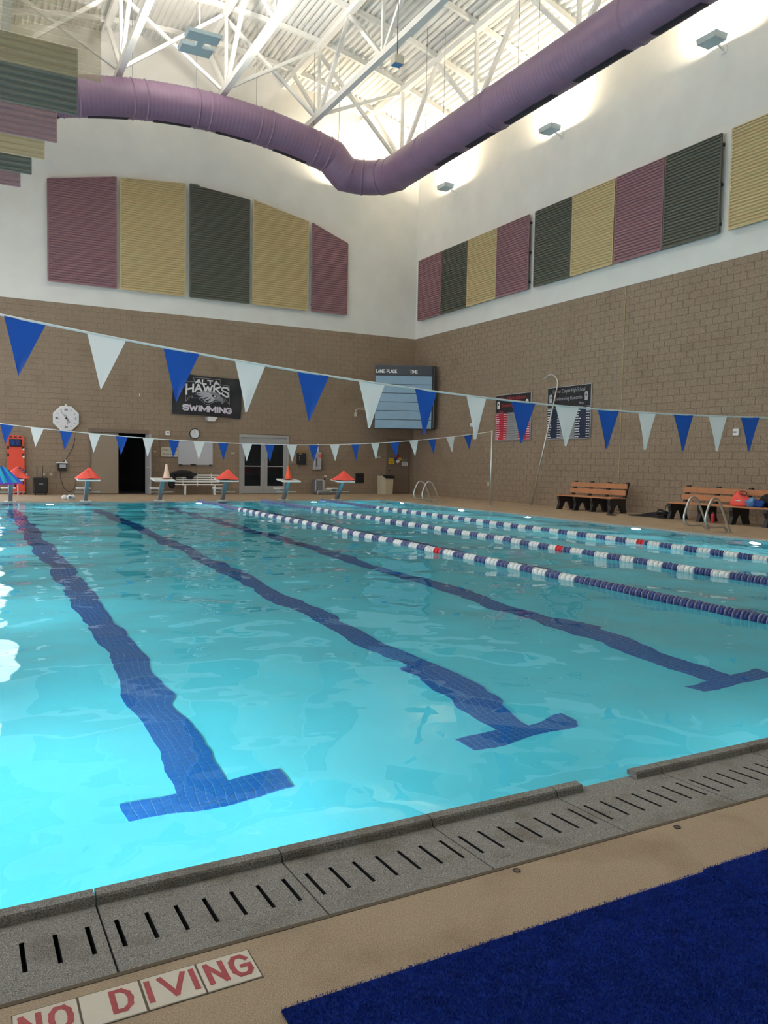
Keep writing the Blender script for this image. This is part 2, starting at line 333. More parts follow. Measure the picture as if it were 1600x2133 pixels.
b, L, zz = slab_mesh(); me_low = add_lip(b, L, zz, False).mesh('coping_slab', MT['coping'])
k = -3
while True:
    x = .355+SLW*k
    if x > PX1+.3: break
    low = abs(x-2.185) < .1
    if low:
        # slab under the skimmer gap: lip stops short on both sides
        o = link('coping_slab', me_low, cop, (x, 0, 0))
        for a_, b_ in ((0, .14), (.45, L)):
            MB().prism([(2.50, zz), (2.506, -.003), (2.512, .004), (2.552, .006), (2.562, -.002), (2.564, -.02)], x+a_, x+b_, 'yz').obj('lip', MT['coping'], o, loc=(-x, 0, 0))
    else: o = link('coping_slab', me_lip, cop, (x, 0, 0))
    link('slot_shade', me_slot_shade, o)
    k += 1
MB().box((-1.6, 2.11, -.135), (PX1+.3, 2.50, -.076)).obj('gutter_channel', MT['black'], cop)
# far, right and left coping
fs_ = MB().prism([(PY1+.30, -.004), (PY1+.05, -.004), (PY1+.045, .004), (PY1, .004), (PY1-.004, -.004), (PY1-.004, -.13), (PY1+.30, -.13)], 0, SLW-.006, 'yz').mesh('coping_slab', MT['coping_far'])
for k in range(int((PX1-PX0)/SLW)+2): link('coping_slab', fs_, cop, (PX0-.3+k*SLW, 0, 0))
rs_ = MB().prism([(PX1+.30, -.004), (PX1+.05, -.004), (PX1+.045, .004), (PX1, .004), (PX1-.004, -.004), (PX1-.004, -.13), (PX1+.30, -.13)], 0, SLW-.006, 'xz').mesh('coping_slab', MT['coping_far'])
for k in range(int((PY1-PY0)/SLW)+1): link('coping_slab', rs_, cop, (0, PY0+.02+k*SLW, 0))
ls_ = MB().prism([(PX0-.30, -.004), (PX0-.05, -.004), (PX0-.045, .004), (PX0, .004), (PX0+.004, -.004), (PX0+.004, -.13), (PX0-.30, -.13)], 0, SLW-.006, 'xz').mesh('coping_slab', MT['coping_far'])
for k in range(int((PY1-PY0)/SLW)+1): link('coping_slab', ls_, cop, (0, PY0+.02+k*SLW, 0))
# water surface with real swell
dx = .06; nx, ny = int((PX1-PX0)/dx)+1, int((PY1-PY0+.02)/dx)+1
X = np.linspace(PX0+.002, PX1-.002, nx); Yy = np.linspace(PY0+.003, PY1-.005, ny); XX, YY = np.meshgrid(X, Yy); Zw = np.zeros_like(XX)
for i in range(70):
    lam = rng.uniform(.35, 2.2); a = rng.uniform(0, 2*PI); kx, ky = 2*PI/lam*math.cos(a), 2*PI/lam*math.sin(a)
    amp = .0098*lam/(70**.5)*1.0
    Zw += amp*np.sin(kx*XX+ky*YY+rng.uniform(0, 2*PI))
calm = 1-.45*np.clip((XX-6)/4, 0, 1)*np.clip((9-YY)/4, 0, 1)
Zw = Zw*calm*.95+WZ; edge = np.clip(np.minimum(YY-PY0, np.minimum(XX-PX0, PX1-XX))/.15, .25, 1); Zw = WZ+(Zw-WZ)*edge
vs = np.stack([XX, YY, Zw], -1).reshape(-1, 3); idx = np.arange(nx*ny).reshape(ny, nx)
fs = np.stack([idx[:-1,:-1], idx[:-1,1:], idx[1:,1:], idx[1:,:-1]], -1).reshape(-1, 4)
me = bpy.data.meshes.new('water'); me.vertices.add(len(vs)); me.vertices.foreach_set('co', vs.ravel()); me.loops.add(fs.size); me.loops.foreach_set('vertex_index', fs.ravel())
me.polygons.add(len(fs)); me.polygons.foreach_set('loop_start', np.arange(0, fs.size, 4)); me.update(calc_edges=True); me.shade_smooth(); me.materials.append(MT['water'])
struct(link('pool_water', me))
# ---- walls of concrete block below, plaster above
BW, BH = .4064, ZB/34
def block_wall(name, length, holes, place, near):
    """place(u, z0) -> object location ; local mesh: u along x, outward face towards -y"""
    root = struct(link(name, None)); 
    full = MB().cbox((.004, 0, .004), (BW-.004, .02, BH-.004), .003).mesh('concrete_block', MT['block'])
    items = []
    for r in range(34):
        z0 = r*BH; u = -(BW/2 if r % 2 else 0)
        while u < length-.01:
            segs = [(max(u, 0), min(u+BW, length))]
            for a, b_, za, zb in holes:
                if z0+BH*.5 > za and z0+BH*.5 < zb:
                    ns = []
                    for s0, s1 in segs:
                        if b_ <= s0 or a >= s1: ns.append((s0, s1)); continue
                        if a > s0: ns.append((s0, a))
                        if b_ < s1: ns.append((b_, s1))
                    segs = ns
            for s0, s1 in segs:
                if s1-s0 > .05: items.append((s0, z0, s1-s0))
            u += BW
    def d(it): p = place(it[0]+.2, it[1]+.1); return (Vector(p)-Vector((0, 0, H))).length if in_view(p) else 1e3
    items.sort(key=d); rest = MB(); n = 0
    for it in items:
        if n < 300 and abs(it[2]-BW) < 1e-4: o = link('concrete_block', full, root, (it[0], 0, it[1])); n += 1
        else: rest.cbox((it[0]+.004, 0, it[1]+.004), (it[0]+it[2]-.004, .02, it[1]+BH-.004), .003)
    rest.obj('block_field', MT['block'], root, kind='stuff')
    # mortar bed with the same openings
    mb = MB(); us = sorted({0, length, *[h[0] for h in holes], *[h[1] for h in holes]})
    for a, b_ in zip(us[:-1], us[1:]):
        z = 0
        for h in sorted([h for h in holes if h[0] <= a+1e-6 and h[1] >= b_-1e-6], key=lambda h: h[2]):
            if h[2] > z: mb.box((a, .008, z), (b_, .20, h[2]))
            z = h[3]
        if z < ZB: mb.box((a, .008, z), (b_+(.2 if b_ == length and name == 'wall_back' else 0), .20, ZB))
    mb.obj('mortar_bed', MT['mortar'], root)
    return root
def in_view(p):
    q = Vector(p)-Vector((0, 0, H)); z = q.dot(fw)
    if z < .5: return False
    x = 800+FPX*q.dot(r2)/z; y = 1066.5-FPX*q.dot(u2)/z
    return -20 < x < 1620 and -20 < y < 2150
DOOR1 = (4.14, 6.25, 0, 2.36); DOOR2 = (9.83, 11.92, 0, 2.38); DOOR3 = (16.50, 17.72, 0, 2.36); WINB = (-2.2, 1.18, 0, 6.6)
wb = block_wall('wall_back', XR-XL, [(a-XL, b_-XL, c, d) for a, b_, c, d in (DOOR1, DOOR2, DOOR3, WINB)], lambda u, z: (XL+u, YB, z), None)
wb.location = (XL, YB, 0)
wr = block_wall('wall_right', YB-YN, [], lambda u, z: (XR, YB-u, z), None)
wr.location = (XR, YB, 0); wr.rotation_euler = RW
# plaster above
top = [(XL+(XR-XL)*i/40, roof(XL+(XR-XL)*i/40)+.15) for i in range(41)]
MB().prism([(XL, ZB), (XR, ZB)]+top[::-1], YB, YB+.2).obj('upper_plaster', MT['plaster'], wb, loc=(-XL, -YB, 0))
o = MB().box((XR, YN, ZB), (XR+.2, YB, roof(XR)+.15)).obj('upper_plaster', MT['plaster'], wr); o.matrix_parent_inverse = (Matrix.Translation((XR, YB, 0)) @ Matrix.Rotation(-PI/2, 4, 'Z')).inverted()
wn = MB(); wn.prism([(XL, -.1), (XR, -.1)]+top[::-1], YN-.2, YN); struct(wn.obj('wall_near', MT['plaster']))
wl = MB(); zs0, zs1 = 1.2, 6.8
wl.box((XL-.2, YN, -.1), (XL, YB, zs0)); wl.box((XL-.2, YN, zs1), (XL, YB, roof(XL)+.15)); prev = YN
for a, b_ in WIN+[(YB, YB)]: wl.box((XL-.2, prev, zs0), (XL, a, zs1)); prev = b_
struct(wl.obj('wall_left', MT['plaster']))
for i, (a, b_) in enumerate(WIN+[None]) if False else enumerate(WIN):
    w = struct(link('window_%d' % (i+1), None))
    f = MB()
    for q in range(5): yq = a+(b_-a)*q/4; f.box((XL-.12, yq-.03, zs0), (XL-.06, yq+.03, zs1))
    for q in range(5): zq = zs0+(zs1-zs0)*q/4; f.box((XL-.12, a, zq-.03), (XL-.06, b_, zq+.03))
    f.obj('window_frame', MT['alu'], w); MB().box((XL-.10, a, zs0), (XL-.09, b_, zs1)).obj('pane', MT['glass'], w)
w = struct(link('window_6', None)); f = MB()
for q in range(4): xq = -2.2+(3.38)*q/3; f.box((xq-.03+(.03 if q == 0 else -.03 if q == 3 else 0), YB+.06, 0), (xq+.03+(.03 if q == 0 else -.03 if q == 3 else 0), YB+.12, 6.6))
for zq in (.03, 2.2, 4.4, 6.57): f.box((-2.2, YB+.06, zq-.03), (1.18, YB+.12, zq+.03))
f.obj('window_frame', MT['white_steel'], w); MB().box((-2.2, YB+.085, 0), (1.18, YB+.095, 6.6)).obj('pane', MT['glass'], w)
# ---- ceiling: corrugated steel deck on purlins
xs = []; x = XL
while x < XR:
    for d_, z_ in ((0, 0), (.07, 0), (.09, .075), (.18, .075), (.20, 0)): xs.append((x+d_, z_))
    x += .2032
pts = [(x, roof(x)+z_) for x, z_ in xs if x <= XR+.1]
n = len(pts); dk = MB(); dk.add([(x, YN, z) for x, z in pts]+[(x, YB+.05, z) for x, z in pts]+[(x, YN, z+.2) for x, z in pts]+[(x, YB+.05, z+.2) for x, z in pts],
    [(i, i+n, i+n+1, i+1) for i in range(n-1)]+[(i+2*n, i+2*n+1, i+3*n+1, i+3*n) for i in range(n-1)])
ceil = struct(dk.obj('ceiling', MT['deck_steel']))
NY = [29.68-2.46*i for i in range(13)]
for y in NY:
    pp = [(XL+(XR-XL)*i/24, y, roof(XL+(XR-XL)*i/24)-.09) for i in range(25)]; m_ = MB()
    for a, b_ in zip(pp[:-1], pp[1:]): m_.bar(a, b_, .11, .17)
    m_.obj('purlin', MT['white_steel'], ceil)
# ---- steel trusses (run towards the camera)
TX = [1.25, 4.69, 8.13, 11.57, 15.02]
TL = ['white steel roof truss directly above the left baffles', 'white steel roof truss left of the two-plate hanging lamp', 'white steel roof truss right of the two-plate hanging lamp', 'white steel roof truss whose lower chord ends above the middle of the purple duct', 'white steel roof truss partly hidden by the purple duct, nearest the right wall']
for i, x in enumerate(TX):
    zt = roof(x)-.26; zb = 13.95-.012*(x-8.1)**2-(.0 if i < 4 else .45)
    t_ = thing('roof_truss', TL[i], 'roof truss', group='white steel roof trusses')
    MB().bar((x, YN+.1, zt), (x, YB, zt), .2, .2).obj('top_chord', MT['white_steel'], t_)
    MB().bar((x, YN+.1, zb), (x, YB, zb), .2, .2).obj('bottom_chord', MT['white_steel'], t_)
    for j, y in enumerate(NY):
        if j % 2 == 1:
            MB().bar((x, y, zb+.08), (x, y, zt), .10, .10).obj('web_member', MT['white_steel'], t_)
            for y2 in (y-2.46, y+2.46):
                if y2 > YN+.2: MB().bar((x, y+(.12 if y2 > y else -.12), zb+.08), (x, y2, zt-.05), .12, .12).obj('web_member', MT['white_steel'], t_)
    if i < 4:
        x2 = TX[i+1]; zb2 = 13.95-.012*(x2-8.1)**2-(.0 if i+1 < 4 else .45)
        for y in (27.2, 7.5):
            MB().bar((x+.1, y+.3, zt-.1), (x2-.1, y+.3, zb2+.1), .11, .11).obj('cross_brace', MT['white_steel'], t_)
            MB().bar((x+.1, y+.14, zb+.1), (x2-.1, y+.14, roof(x2)-.36), .11, .11).obj('cross_brace', MT['white_steel'], t_)
# ================================================================== DUCT
DZ, DX, DY, RD = 12.6, 15.08, 29.2, .645
path = []; y = -3.2
while y < DY-1.5: path.append(Vector((DX, y, DZ))); y += .05
for i in range(1, 30):
    a = i/30*PI/2; path.append(Vector((DX-1.5+1.5*math.cos(a), DY-1.5+1.5*math.sin(a), DZ+.12*(i/30)**2)))
def dzf(x): return 13.93-.0258*(x-7.9)**2
x = DX-1.5; 
while x > -2.5:
    path.append(Vector((x, DY, dzf(x) if x < 13 else dzf(x)*(.0+min(1, (13.58-x)/.58))+(12.72)*(1-min(1, (13.58-x)/.58))))); x -= .05
KD = .9418; path = [Vector((p.x*KD, p.y*KD, H+(p.z-H)*KD)) for p in path]; DX0, DY0 = DX, DY; DX, DY, RD, DZ = DX*KD, DY*KD, RD*KD, H+(DZ-H)*KD
duct = thing('air_duct', 'large purple round air duct bending around the corner under the roof', 'air duct')
def cuts():
    c = []
    for yv in (2.1, 6.5, 10.9, 16.81-1.5, 21.2, 25.28): c.append(min(range(len(path)), key=lambda i: (path[i]-Vector((DX, yv*KD, DZ))).length))
    n0 = len([p for p in path if p.y < (DY0-1.5)*KD+1e-4 and abs(p.x-DX) < 1e-4])
    c += [n0, n0+10, n0+20, n0+29]
    for xv in (12.75, 12.24, 10.38, 9.91, 8.09, 7.61, 5.85, 5.4, 3.6, 3.1, .9, .4): c.append(min(range(n0+29, len(path)), key=lambda i: abs(path[i].x-xv*KD)))
    return sorted(set([0, len(path)-1]+c))
CU = cuts()
def sweep(mb, pts, rads, n=40):
    vs = []; m = len(pts)
    for i, p in enumerate(pts):
        t = (pts[min(i+1, m-1)]-pts[max(i-1, 0)]).normalized(); a = t.cross(Vector((0,0,1))).normalized(); b_ = a.cross(t)
        for j in range(n): an = 2*PI*j/n; vs.append(p+(a*math.cos(an)+b_*math.sin(an))*rads[i])
    mb.add(vs, [(i*n+j, i*n+(j+1) % n, (i+1)*n+(j+1) % n, (i+1)*n+j) for i in range(m-1) for j in range(n)]); return mb
for a, b_ in zip(CU[:-1], CU[1:]):
    seg = path[a:b_+1]; elbow = any(abs(p.x-DX) > .01 and p.x > DX-1.40 for p in seg)
    rad = [RD+(.009 if (i % 3 == 0 and not elbow) else 0) for i in range(len(seg))]
    autosmooth(sweep(MB(), seg, rad).obj('duct_section', MT['purple'], duct), 60)
for c in CU[1:-1]:
    i0, i1 = max(c-1, 0), min(c+1, len(path)-1); ps = [path[c].lerp(path[i0], .7), path[c], path[c].lerp(path[i1], .7)]
    autosmooth(sweep(MB(), ps, [RD+.008, RD+.03, RD+.008]).obj('joint_ring', MT['purple'], duct))
def duct_grille(i0, i1, ang0, ang1, nb=6):
    m_ = MB()
    for k in range(nb):
        an = math.radians(ang0+(ang1-ang0)*(k+.5)/nb); seg = path[i0:i1:3]; w_ = math.radians((ang1-ang0)/nb*.33); vs = []
        for i, p in enumerate(seg):
            t = (path[i0+3*i+1]-path[i0+3*i]).normalized(); a = t.cross(Vector((0,0,1))).normalized(); b2 = a.cross(t)
            for q, rr in ((an-w_, RD-.01), (an-w_, RD+.022), (an+w_, RD+.022), (an+w_, RD-.01)): vs.append(p+(a*math.cos(q)+b2*math.sin(q))*rr)
        m_.add(vs, [(i*4+j, i*4+(j+1) % 4, i*4+4+(j+1) % 4, i*4+4+j) for i in range(len(seg)-1) for j in range(4)])
    m_.obj('supply_grille', MT['grille'], duct)
for a, b_ in zip(CU[:-1], CU[1:]):
    ln = b_-a; p = path[(a+b_)//2]
    if abs(p.x-DX) < 1e-3 and ln > 60:
        duct_grille(a+6, a+6+int(ln*.36), -97, -72); duct_grille(a+int(ln*.54), b_-8, -97, -72)
    elif p.x < DX-1.5 and ln > 28: duct_grille(a+4, b_-4, -94, -73)
hang = [(DX, 8.0), (DX, 12.6), (DX, 18.5), (DX, 23.5)]
wires = [((DX-.3, y), 12.6) for _, y in hang]
for _, y in hang:
    for s_ in (-.35, .35): MB().tube([(DX+s_, y, DZ+.5), (DX+s_, y, roof(DX)-.2)], .008, 5).obj('hanger_wire', MT['grey_metal'], duct)
for x in (12.5, 11.5, 9.32, 7.2, 5.1): MB().tube([(x, DY, H+(dzf(x/KD)-H)*KD+RD-.05), (x, DY, roof(x)-.2)], .01, 5).obj('hanger_wire', MT['grey_metal'], duct)
# ================================================================== ACOUSTIC PANELS
def corrugated(poly_top, w, z0, ztop, pitch=.085, depth=.035):
    """bars stacked up the panel; poly_top(x) -> height limit"""
    m_ = MB(); z = z0; 
    while z < ztop-.01:
        zm = min(z+pitch, ztop)
        xs_ = [w*i/40 for i in range(41)]; ok = [x for x in xs_ if poly_top(x) >= zm-pitch*.35]
        if not ok: break
        a, b_ = min(ok), max(ok)
        m_.add([(a,0,z),(a,-depth,z+pitch*.22),(a,-depth,z+pitch*.60),(a,0,z+pitch*.86),(b_,0,z),(b_,-depth,z+pitch*.22),(b_,-depth,z+pitch*.60),(b_,0,z+pitch*.86)],
               [(0,1,5,4),(1,2,6,5),(2,3,7,6),(0,3,2,1),(4,5,6,7)])
        z += pitch
    return m_
def panel(label, loc, rot, w, zl, zr, m, group, standoff=.10, pitch=.085, frame=True):
    z0 = 0; t_ = thing('acoustic_panel', label, 'wall panel', loc, rot, group); ztop = max(zl, zr)
    tf = lambda x: zl+(zr-zl)*x/w
    corrugated(tf, w, 0, ztop, pitch).obj('corrugated_sheet', m, t_)
    MB().prism([(0, 0), (w, 0), (w, zr), (0, zl)], 0, .02).obj('backing_sheet', m, t_)
    e = MB(); q = .02
    for a, b_ in (((0, 0), (w, 0)), ((w, 0), (w, zr)), ((w, zr), (0, zl)), ((0, zl), (0, 0))): e.bar((a[0], -.012, a[1]), (b_[0], -.012, b_[1]), .05, .03) if a[0] != b_[0] else e.bar((a[0], -.012, a[1]), (b_[0], -.012, b_[1]), .03, .05)
    e.obj('edge_trim', m, t_)
    br = MB()
    for zz_ in (.25, ztop*.5, min(zl, zr)-.25):
        for xx in (.0, w-.06): br.box((xx, .02, zz_-.03), (xx+.06, standoff, zz_+.03))
    br.obj('bracket', MT['dark'], t_)
    return t_
ZP = 7.53
for lab, x0, x1, a, b_, c in (
  ('mauve corrugated panel, leftmost on the far wall, top edge rising to the right', 2.78, 5.12, 11.03, 11.5, 'mauve'),
  ('gold corrugated panel second from left on the far wall', 5.24, 7.62, 11.5, 11.7, 'gold'),
  ('dark olive corrugated panel in the middle of the far wall', 7.77, 10.15, 11.72, 11.53, 'olive'),
  ('gold corrugated panel with a sloping top, fourth from left on the far wall', 10.27, 12.64, 11.55, 11.08, 'gold'),
  ('narrow mauve corrugated panel with steep top, rightmost on the far wall', 12.79, 14.42, 11.05, 10.46, 'mauve')):
    panel(lab, (x0+.02, YB-.13, ZP), (0,0,0), x1-x0-.04, a-ZP, b_-ZP, MT[c], 'corrugated acoustic panels high on the far wall')
rp = [(30.32, 28.5, 'mauve', 'mauve corrugated panel on right wall, farthest, next to the room corner'), (28.43, 26.58, 'olive', 'dark olive corrugated panel, second from the corner on the right wall'), (26.51, 24.64, 'gold', 'gold corrugated panel, third from the corner on the right wall'),
      (24.58, 22.72, 'mauve', 'mauve corrugated panel, fourth from the corner, just before the first wide gap'), (22.37, 20.52, 'olive', 'dark olive corrugated panel just after the first wide gap on the right wall'), (20.46, 18.6, 'gold', 'gold corrugated panel, sixth from the corner on the right wall'),
      (18.51, 16.67, 'mauve', 'large mauve corrugated panel between gold and dark olive ones on the right wall'), (16.6, 14.74, 'olive', 'large dark olive corrugated panel just before the second wide gap'), (14.4, 12.55, 'gold', 'gold corrugated panel cut by the right edge of the photo'),
      (12.48, 10.6, 'mauve', 'mauve corrugated panel on right wall beyond the photo edge'), (10.54, 8.7, 'olive', 'dark olive corrugated panel on right wall beyond the photo edge')]
for a, b_, c, lab in rp:
    panel(lab, (XR-.15, a, ZP+.03), RW, a-b_, 2.55, 2.55, MT[c], 'corrugated acoustic panels in a row on the right wall', standoff=.13)
# hanging perforated baffles, upper left
bf = [(14.2, 2.12, 'p_gold', 'see-through gold perforated baffle, nearest and highest at the top left'), (15.77, 1.95, 'p_olive', 'dark green baffle hanging in front of the purple duct end'), (17.3, 1.75, 'p_mauve', 'mauve baffle just below the dark green one at upper left'),
      (18.4, 1.62, 'p_gold2', 'pale gold baffle, fourth down the left edge'), (19.5, 1.45, 'p_olive', 'small dark green baffle, fifth down the left edge'), (20.53, 1.29, 'p_mauve', 'small mauve baffle, lowest at the left edge')]
for y, x1, c, lab in bf:
    x0 = x1-2.6; t_ = thing('hanging_baffle', lab, 'baffle', (x0, y, 7.55), group='perforated baffles hanging at the upper left')
    m_ = corrugated(lambda x: 1.15, 2.6, 0, 1.15, .115, .03); m_.obj('perforated_sheet', MT[c], t_)
    MB().box((.01, .002, 0), (2.59, .004, 1.14)).obj('backing_sheet', MT[c], t_); e = MB(); e.box((0, -.035, -.012), (2.6, .01, .012)); e.box((0, -.035, 1.14), (2.6, .01, 1.16)); e.box((-.01, -.035, 0), (.01, .01, 1.15)); e.box((2.59, -.035, 0), (2.61, .01, 1.15)); e.obj('edge_trim', MT[c], t_)
    wv = MB(); wv.tube([(.3, 0, 1.15), (.3, 0, roof(x0)-7.6)], .006, 5); wv.tube([(1.0, 0, 1.15), (1.0, 0, roof(x0+1)-7.6)], .006, 5); wv.obj('hanger_wire', MT['grey_metal'], t_)
# ================================================================== LAMPS
def uplight(x, y, z, rot, label, power=260, group='wall uplights', visible=True):
    t_ = thing('wall_uplight', label, 'lamp', (x, y, z), rot, group)      # local +y towards the wall
    MB().prism([(-.28, -.06), (.28, -.06), (.32, .10), (-.32, .10)], -.72, -.28).obj('housing', MT['fixture'], t_)
    MB().box((-.26, -.69, .102), (.26, -.31, .108)).obj('lens', MT['warm'], t_)
    m_ = MB(); m_.bar((0, -.35, 0), (0, -.02, -.12), .05, .05); m_.box((-.09, -.03, -.2), (.09, 0, -.03)); m_.obj('arm', MT['white_steel'], t_)
    a = area('uplight_glow', (0, -.5, .13), (PI, 0, 0), .45, .3, power, (1, .86, .62)); a.parent = t_
    a.rotation_euler = (PI-.35, 0, 0)
    return t_
for y, lab in ((8.5, 'added unseen grey uplight on right wall, nearer than the others'), (14.91, 'grey wall uplight on right wall nearest the camera, at the top right'), (21.34, 'grey wall uplight on right wall between the other two'), (27.75, 'small grey wall uplight on right wall nearest the corner')):  # first one is out of view, added for ambient light
    uplight(XR, y, 12.45, RW, lab)
for x, lab in ((14.2, 'small wall uplight on the far wall tucked under the duct bend'), (-1.6, 'added unseen uplight on the far wall at the far left')):  # second one is an added lamp, out of view
    uplight(x, YB, 12.75 if x > 14 else 12.9, (0,0,0), lab)
for y in (8, 20): uplight(XL, y, 12.2, (0,0,PI/2), 'added unseen uplight high on the left wall, %s one' % ('near' if y < 10 else 'far'), 260)  # unseen pair added for even ambient light
t_ = thing('hanging_lamp', 'pale blue two-plate uplight hanging between the trusses at upper left', 'lamp', (6.0, 22.6, 12.85)); t_.scale = (1.25, 1.25, 1.25)
MB().prism([(-.35, -.02), (.35, -.02), (.38, .06), (-.38, .06)], -.50, -.12).obj('lamp_plate', MT['fixture'], t_); MB().prism([(-.35, -.02), (.35, -.02), (.38, .06), (-.38, .06)], .12, .50).obj('lamp_plate', MT['fixture'], t_)
MB().box((-.07, -.12, -.03), (.07, .12, .08)).obj('bridge', MT['fixture'], t_); MB().tube([(0, 0, .08), (0, 0, (roof(6.0)-12.9)/1.25)], .012, 6).obj('rod', MT['grey_metal'], t_)
for yy_ in (-.31, .31):
    MB().box((-.3, yy_-.14, .062), (.3, yy_+.14, .066)).obj('lens', MT['warm'], t_); a = area('lamp_glow', (0, yy_, .1), (PI, 0, 0), .5, .25, 300, (1, .92, .8)); a.parent = t_
for x, y in ((2.5, 8), (9.8, 8), (9.8, 15), (2.9, 15.5)):  # extra hanging uplights added out of view to raise the ambient light
    t2 = thing('hanging_lamp', 'added unseen two-plate uplight hanging from the roof, %s' % ('near left' if (x, y) == (2.5, 8) else 'near right' if x > 9 else 'above the baffles'), 'lamp', (x, y, 13.6), group='added uplights out of view') if (x, y) != (9.8, 15) else None
    if t2:
        MB().prism([(-.35, -.02), (.35, -.02), (.38, .06), (-.38, .06)], -.5, .5).obj('lamp_plate', MT['fixture'], t2); MB().box((-.3, -.4, .062), (.3, .4, .066)).obj('lens', MT['warm'], t2)
        MB().tube([(0, 0, .06), (0, 0, roof(x)-13.75)], .012, 6).obj('rod', MT['grey_metal'], t2)
        a = area('lamp_glow', (0, 0, .1), (PI, 0, 0), .5, .8, 420, (1, .94, .84)); a.parent = t2
t_ = thing('speaker_box', 'small square white and blue box hung under a truss chord at top centre', 'speaker', (9.75, 18, 11.38))
MB().cbox((-.13, -.12, -.11), (.13, .12, .11), .015).obj('housing', MT['beige_light'], t_); MB().box((-.12, -.11, -.115), (.12, .11, -.109)).obj('face', MT['pale_blue'], t_)
MB().tube([(0, 0, .11), (0, 0, roof(9.75)-11.55)], .01, 5).obj('cable', MT['dark'], t_)
# underwater lamps
def pool_lamp(x, y, z, rot, label, power=60):
    t_ = thing('pool_lamp', label, 'pool lamp', (x, y, z), rot, 'round lamps under the water')     # local -y faces the water
    MB().lathe([(.15, 0), (.15, -.02), (.12, -.03), (.12, -.018)], 24, axis='y').obj('ring', MT['steel'], t_, True)
    MB().lathe([(.118, -.018), (.10, -.026), (.02, -.03)], 24, axis='y').obj('lens', MT['lens'], t_, True)
    a = area('pool_lamp_glow', (0, -.06, 0), (-PI/2, 0, 0), .24, .24, power, (.80, .95, 1)); a.data.shape = 'DISK'; a.parent = t_
for i, y in enumerate((24.06, 20.31, 17.08, 13.18, 10.1, 6.5)):
    pool_lamp(PX1, y, -.45, RW, 'white pool lamp under the right edge, %s' % ['nearest the far corner', 'second from the far corner', 'third from the far corner by the leaning hook', 'between the bench and the near ladder', 'nearest the camera in the photo', 'beyond the photo edge'][i], 45)
for y, q in ((5, 'nearest the camera'), (9, 'second from the camera'), (14, 'at mid length'), (19, 'second from the far end'), (23.5, 'nearest the far end')): pool_lamp(PX0, y, -.45, (0,0,PI/2), 'pool lamp in the left pool wall, outside the photo, '+q, 30)
for x, lab in ((2.3, 'white pool lamp in the far pool wall near the left'), (6.8, 'white pool lamp in the far pool wall below the white bench'), (10.8, 'white pool lamp in the far pool wall near the right')): pool_lamp(x, PY1, -.45, (0,0,0), lab, 40)
for x, p_ in ((-.08, 170), (4.5, 9), (9, 9), (12.5, 9)): pool_lamp(x, PY0-.02, -.5, (0,0,PI), 'pool lamp in the near pool wall, hidden below the edge, '+('left one' if x < 5 else 'middle one' if x < 10 else 'right one') if x > 1 else 'bright pool lamp below the near edge at the lower left', p_)
# ================================================================== LANE ROPES
def float_mesh(m):
    b_ = MB(); L_ = .09
    b_.lathe([(.012, 0), (.036, .004), (.052, .016), (.058, .032), (.052, .046), (.026, .054), (.022, .088), (.012, .0895)], 14, axis='y')
    b_.lathe([(.030, .062), (.060, .066), (.064, .072), (.060, .080), (.030, .084)], 14, axis='y')
    k_ = len(b_.f)-15; me = b_.mesh('lane_float', m); me.materials.append(MT['cable'] if m == MT['navy'] else m); n_ = len(me.polygons)
    for i_ in range(n_-(14*4+2), n_): me.polygons[i_].material_index = 1
    me.shade_smooth(); return me
FM = {'w': float_mesh(MT['white_pl']), 'n': float_mesh(MT['navy']), 'r': float_mesh(MT['red_pl'])}
for xr, per0, nb, red, lab in ((6.52, 7.16, 7.16, 10.31, 'navy and white lane rope nearest the camera, first from the left'), (8.65, 6.68, 6.68, 9.95, 'navy and white lane rope in the middle of the three'), (10.78, 7.15, 7.1, 10.25, 'navy and white lane rope farthest from the camera, nearest the ladders')):
    t_ = thing('lane_rope', lab, 'lane rope', (xr, 0, WZ), group='floating lane ropes')
    y = PY0+.12; i = 0
    while y < PY1-.15:
        if y < nb or y > PY1-4.6: c = 'n'
        else:
            c = 'w' if int((y-nb)/.27) % 2 == 0 else 'n'
        if abs(y-red) < .10: c = 'r'
        wob = .02*math.sin(y*.9+xr)+.012*math.sin(y*2.3)+(y-10)*.018
        link('lane_float', FM[c], t_, (wob-.02, y, .022), (random.uniform(-.05, .05), random.uniform(0, 3), random.uniform(-.06, .06)))
        y += .09; i += 1
    MB().tube([(.02*math.sin(yy*.9+xr)+.012*math.sin(yy*2.3)-.02+(yy-10)*.018, yy, .022) for yy in np.arange(PY0+.02, PY1-.03, .25)], .007, 6).obj('cable', MT['cable'], t_)
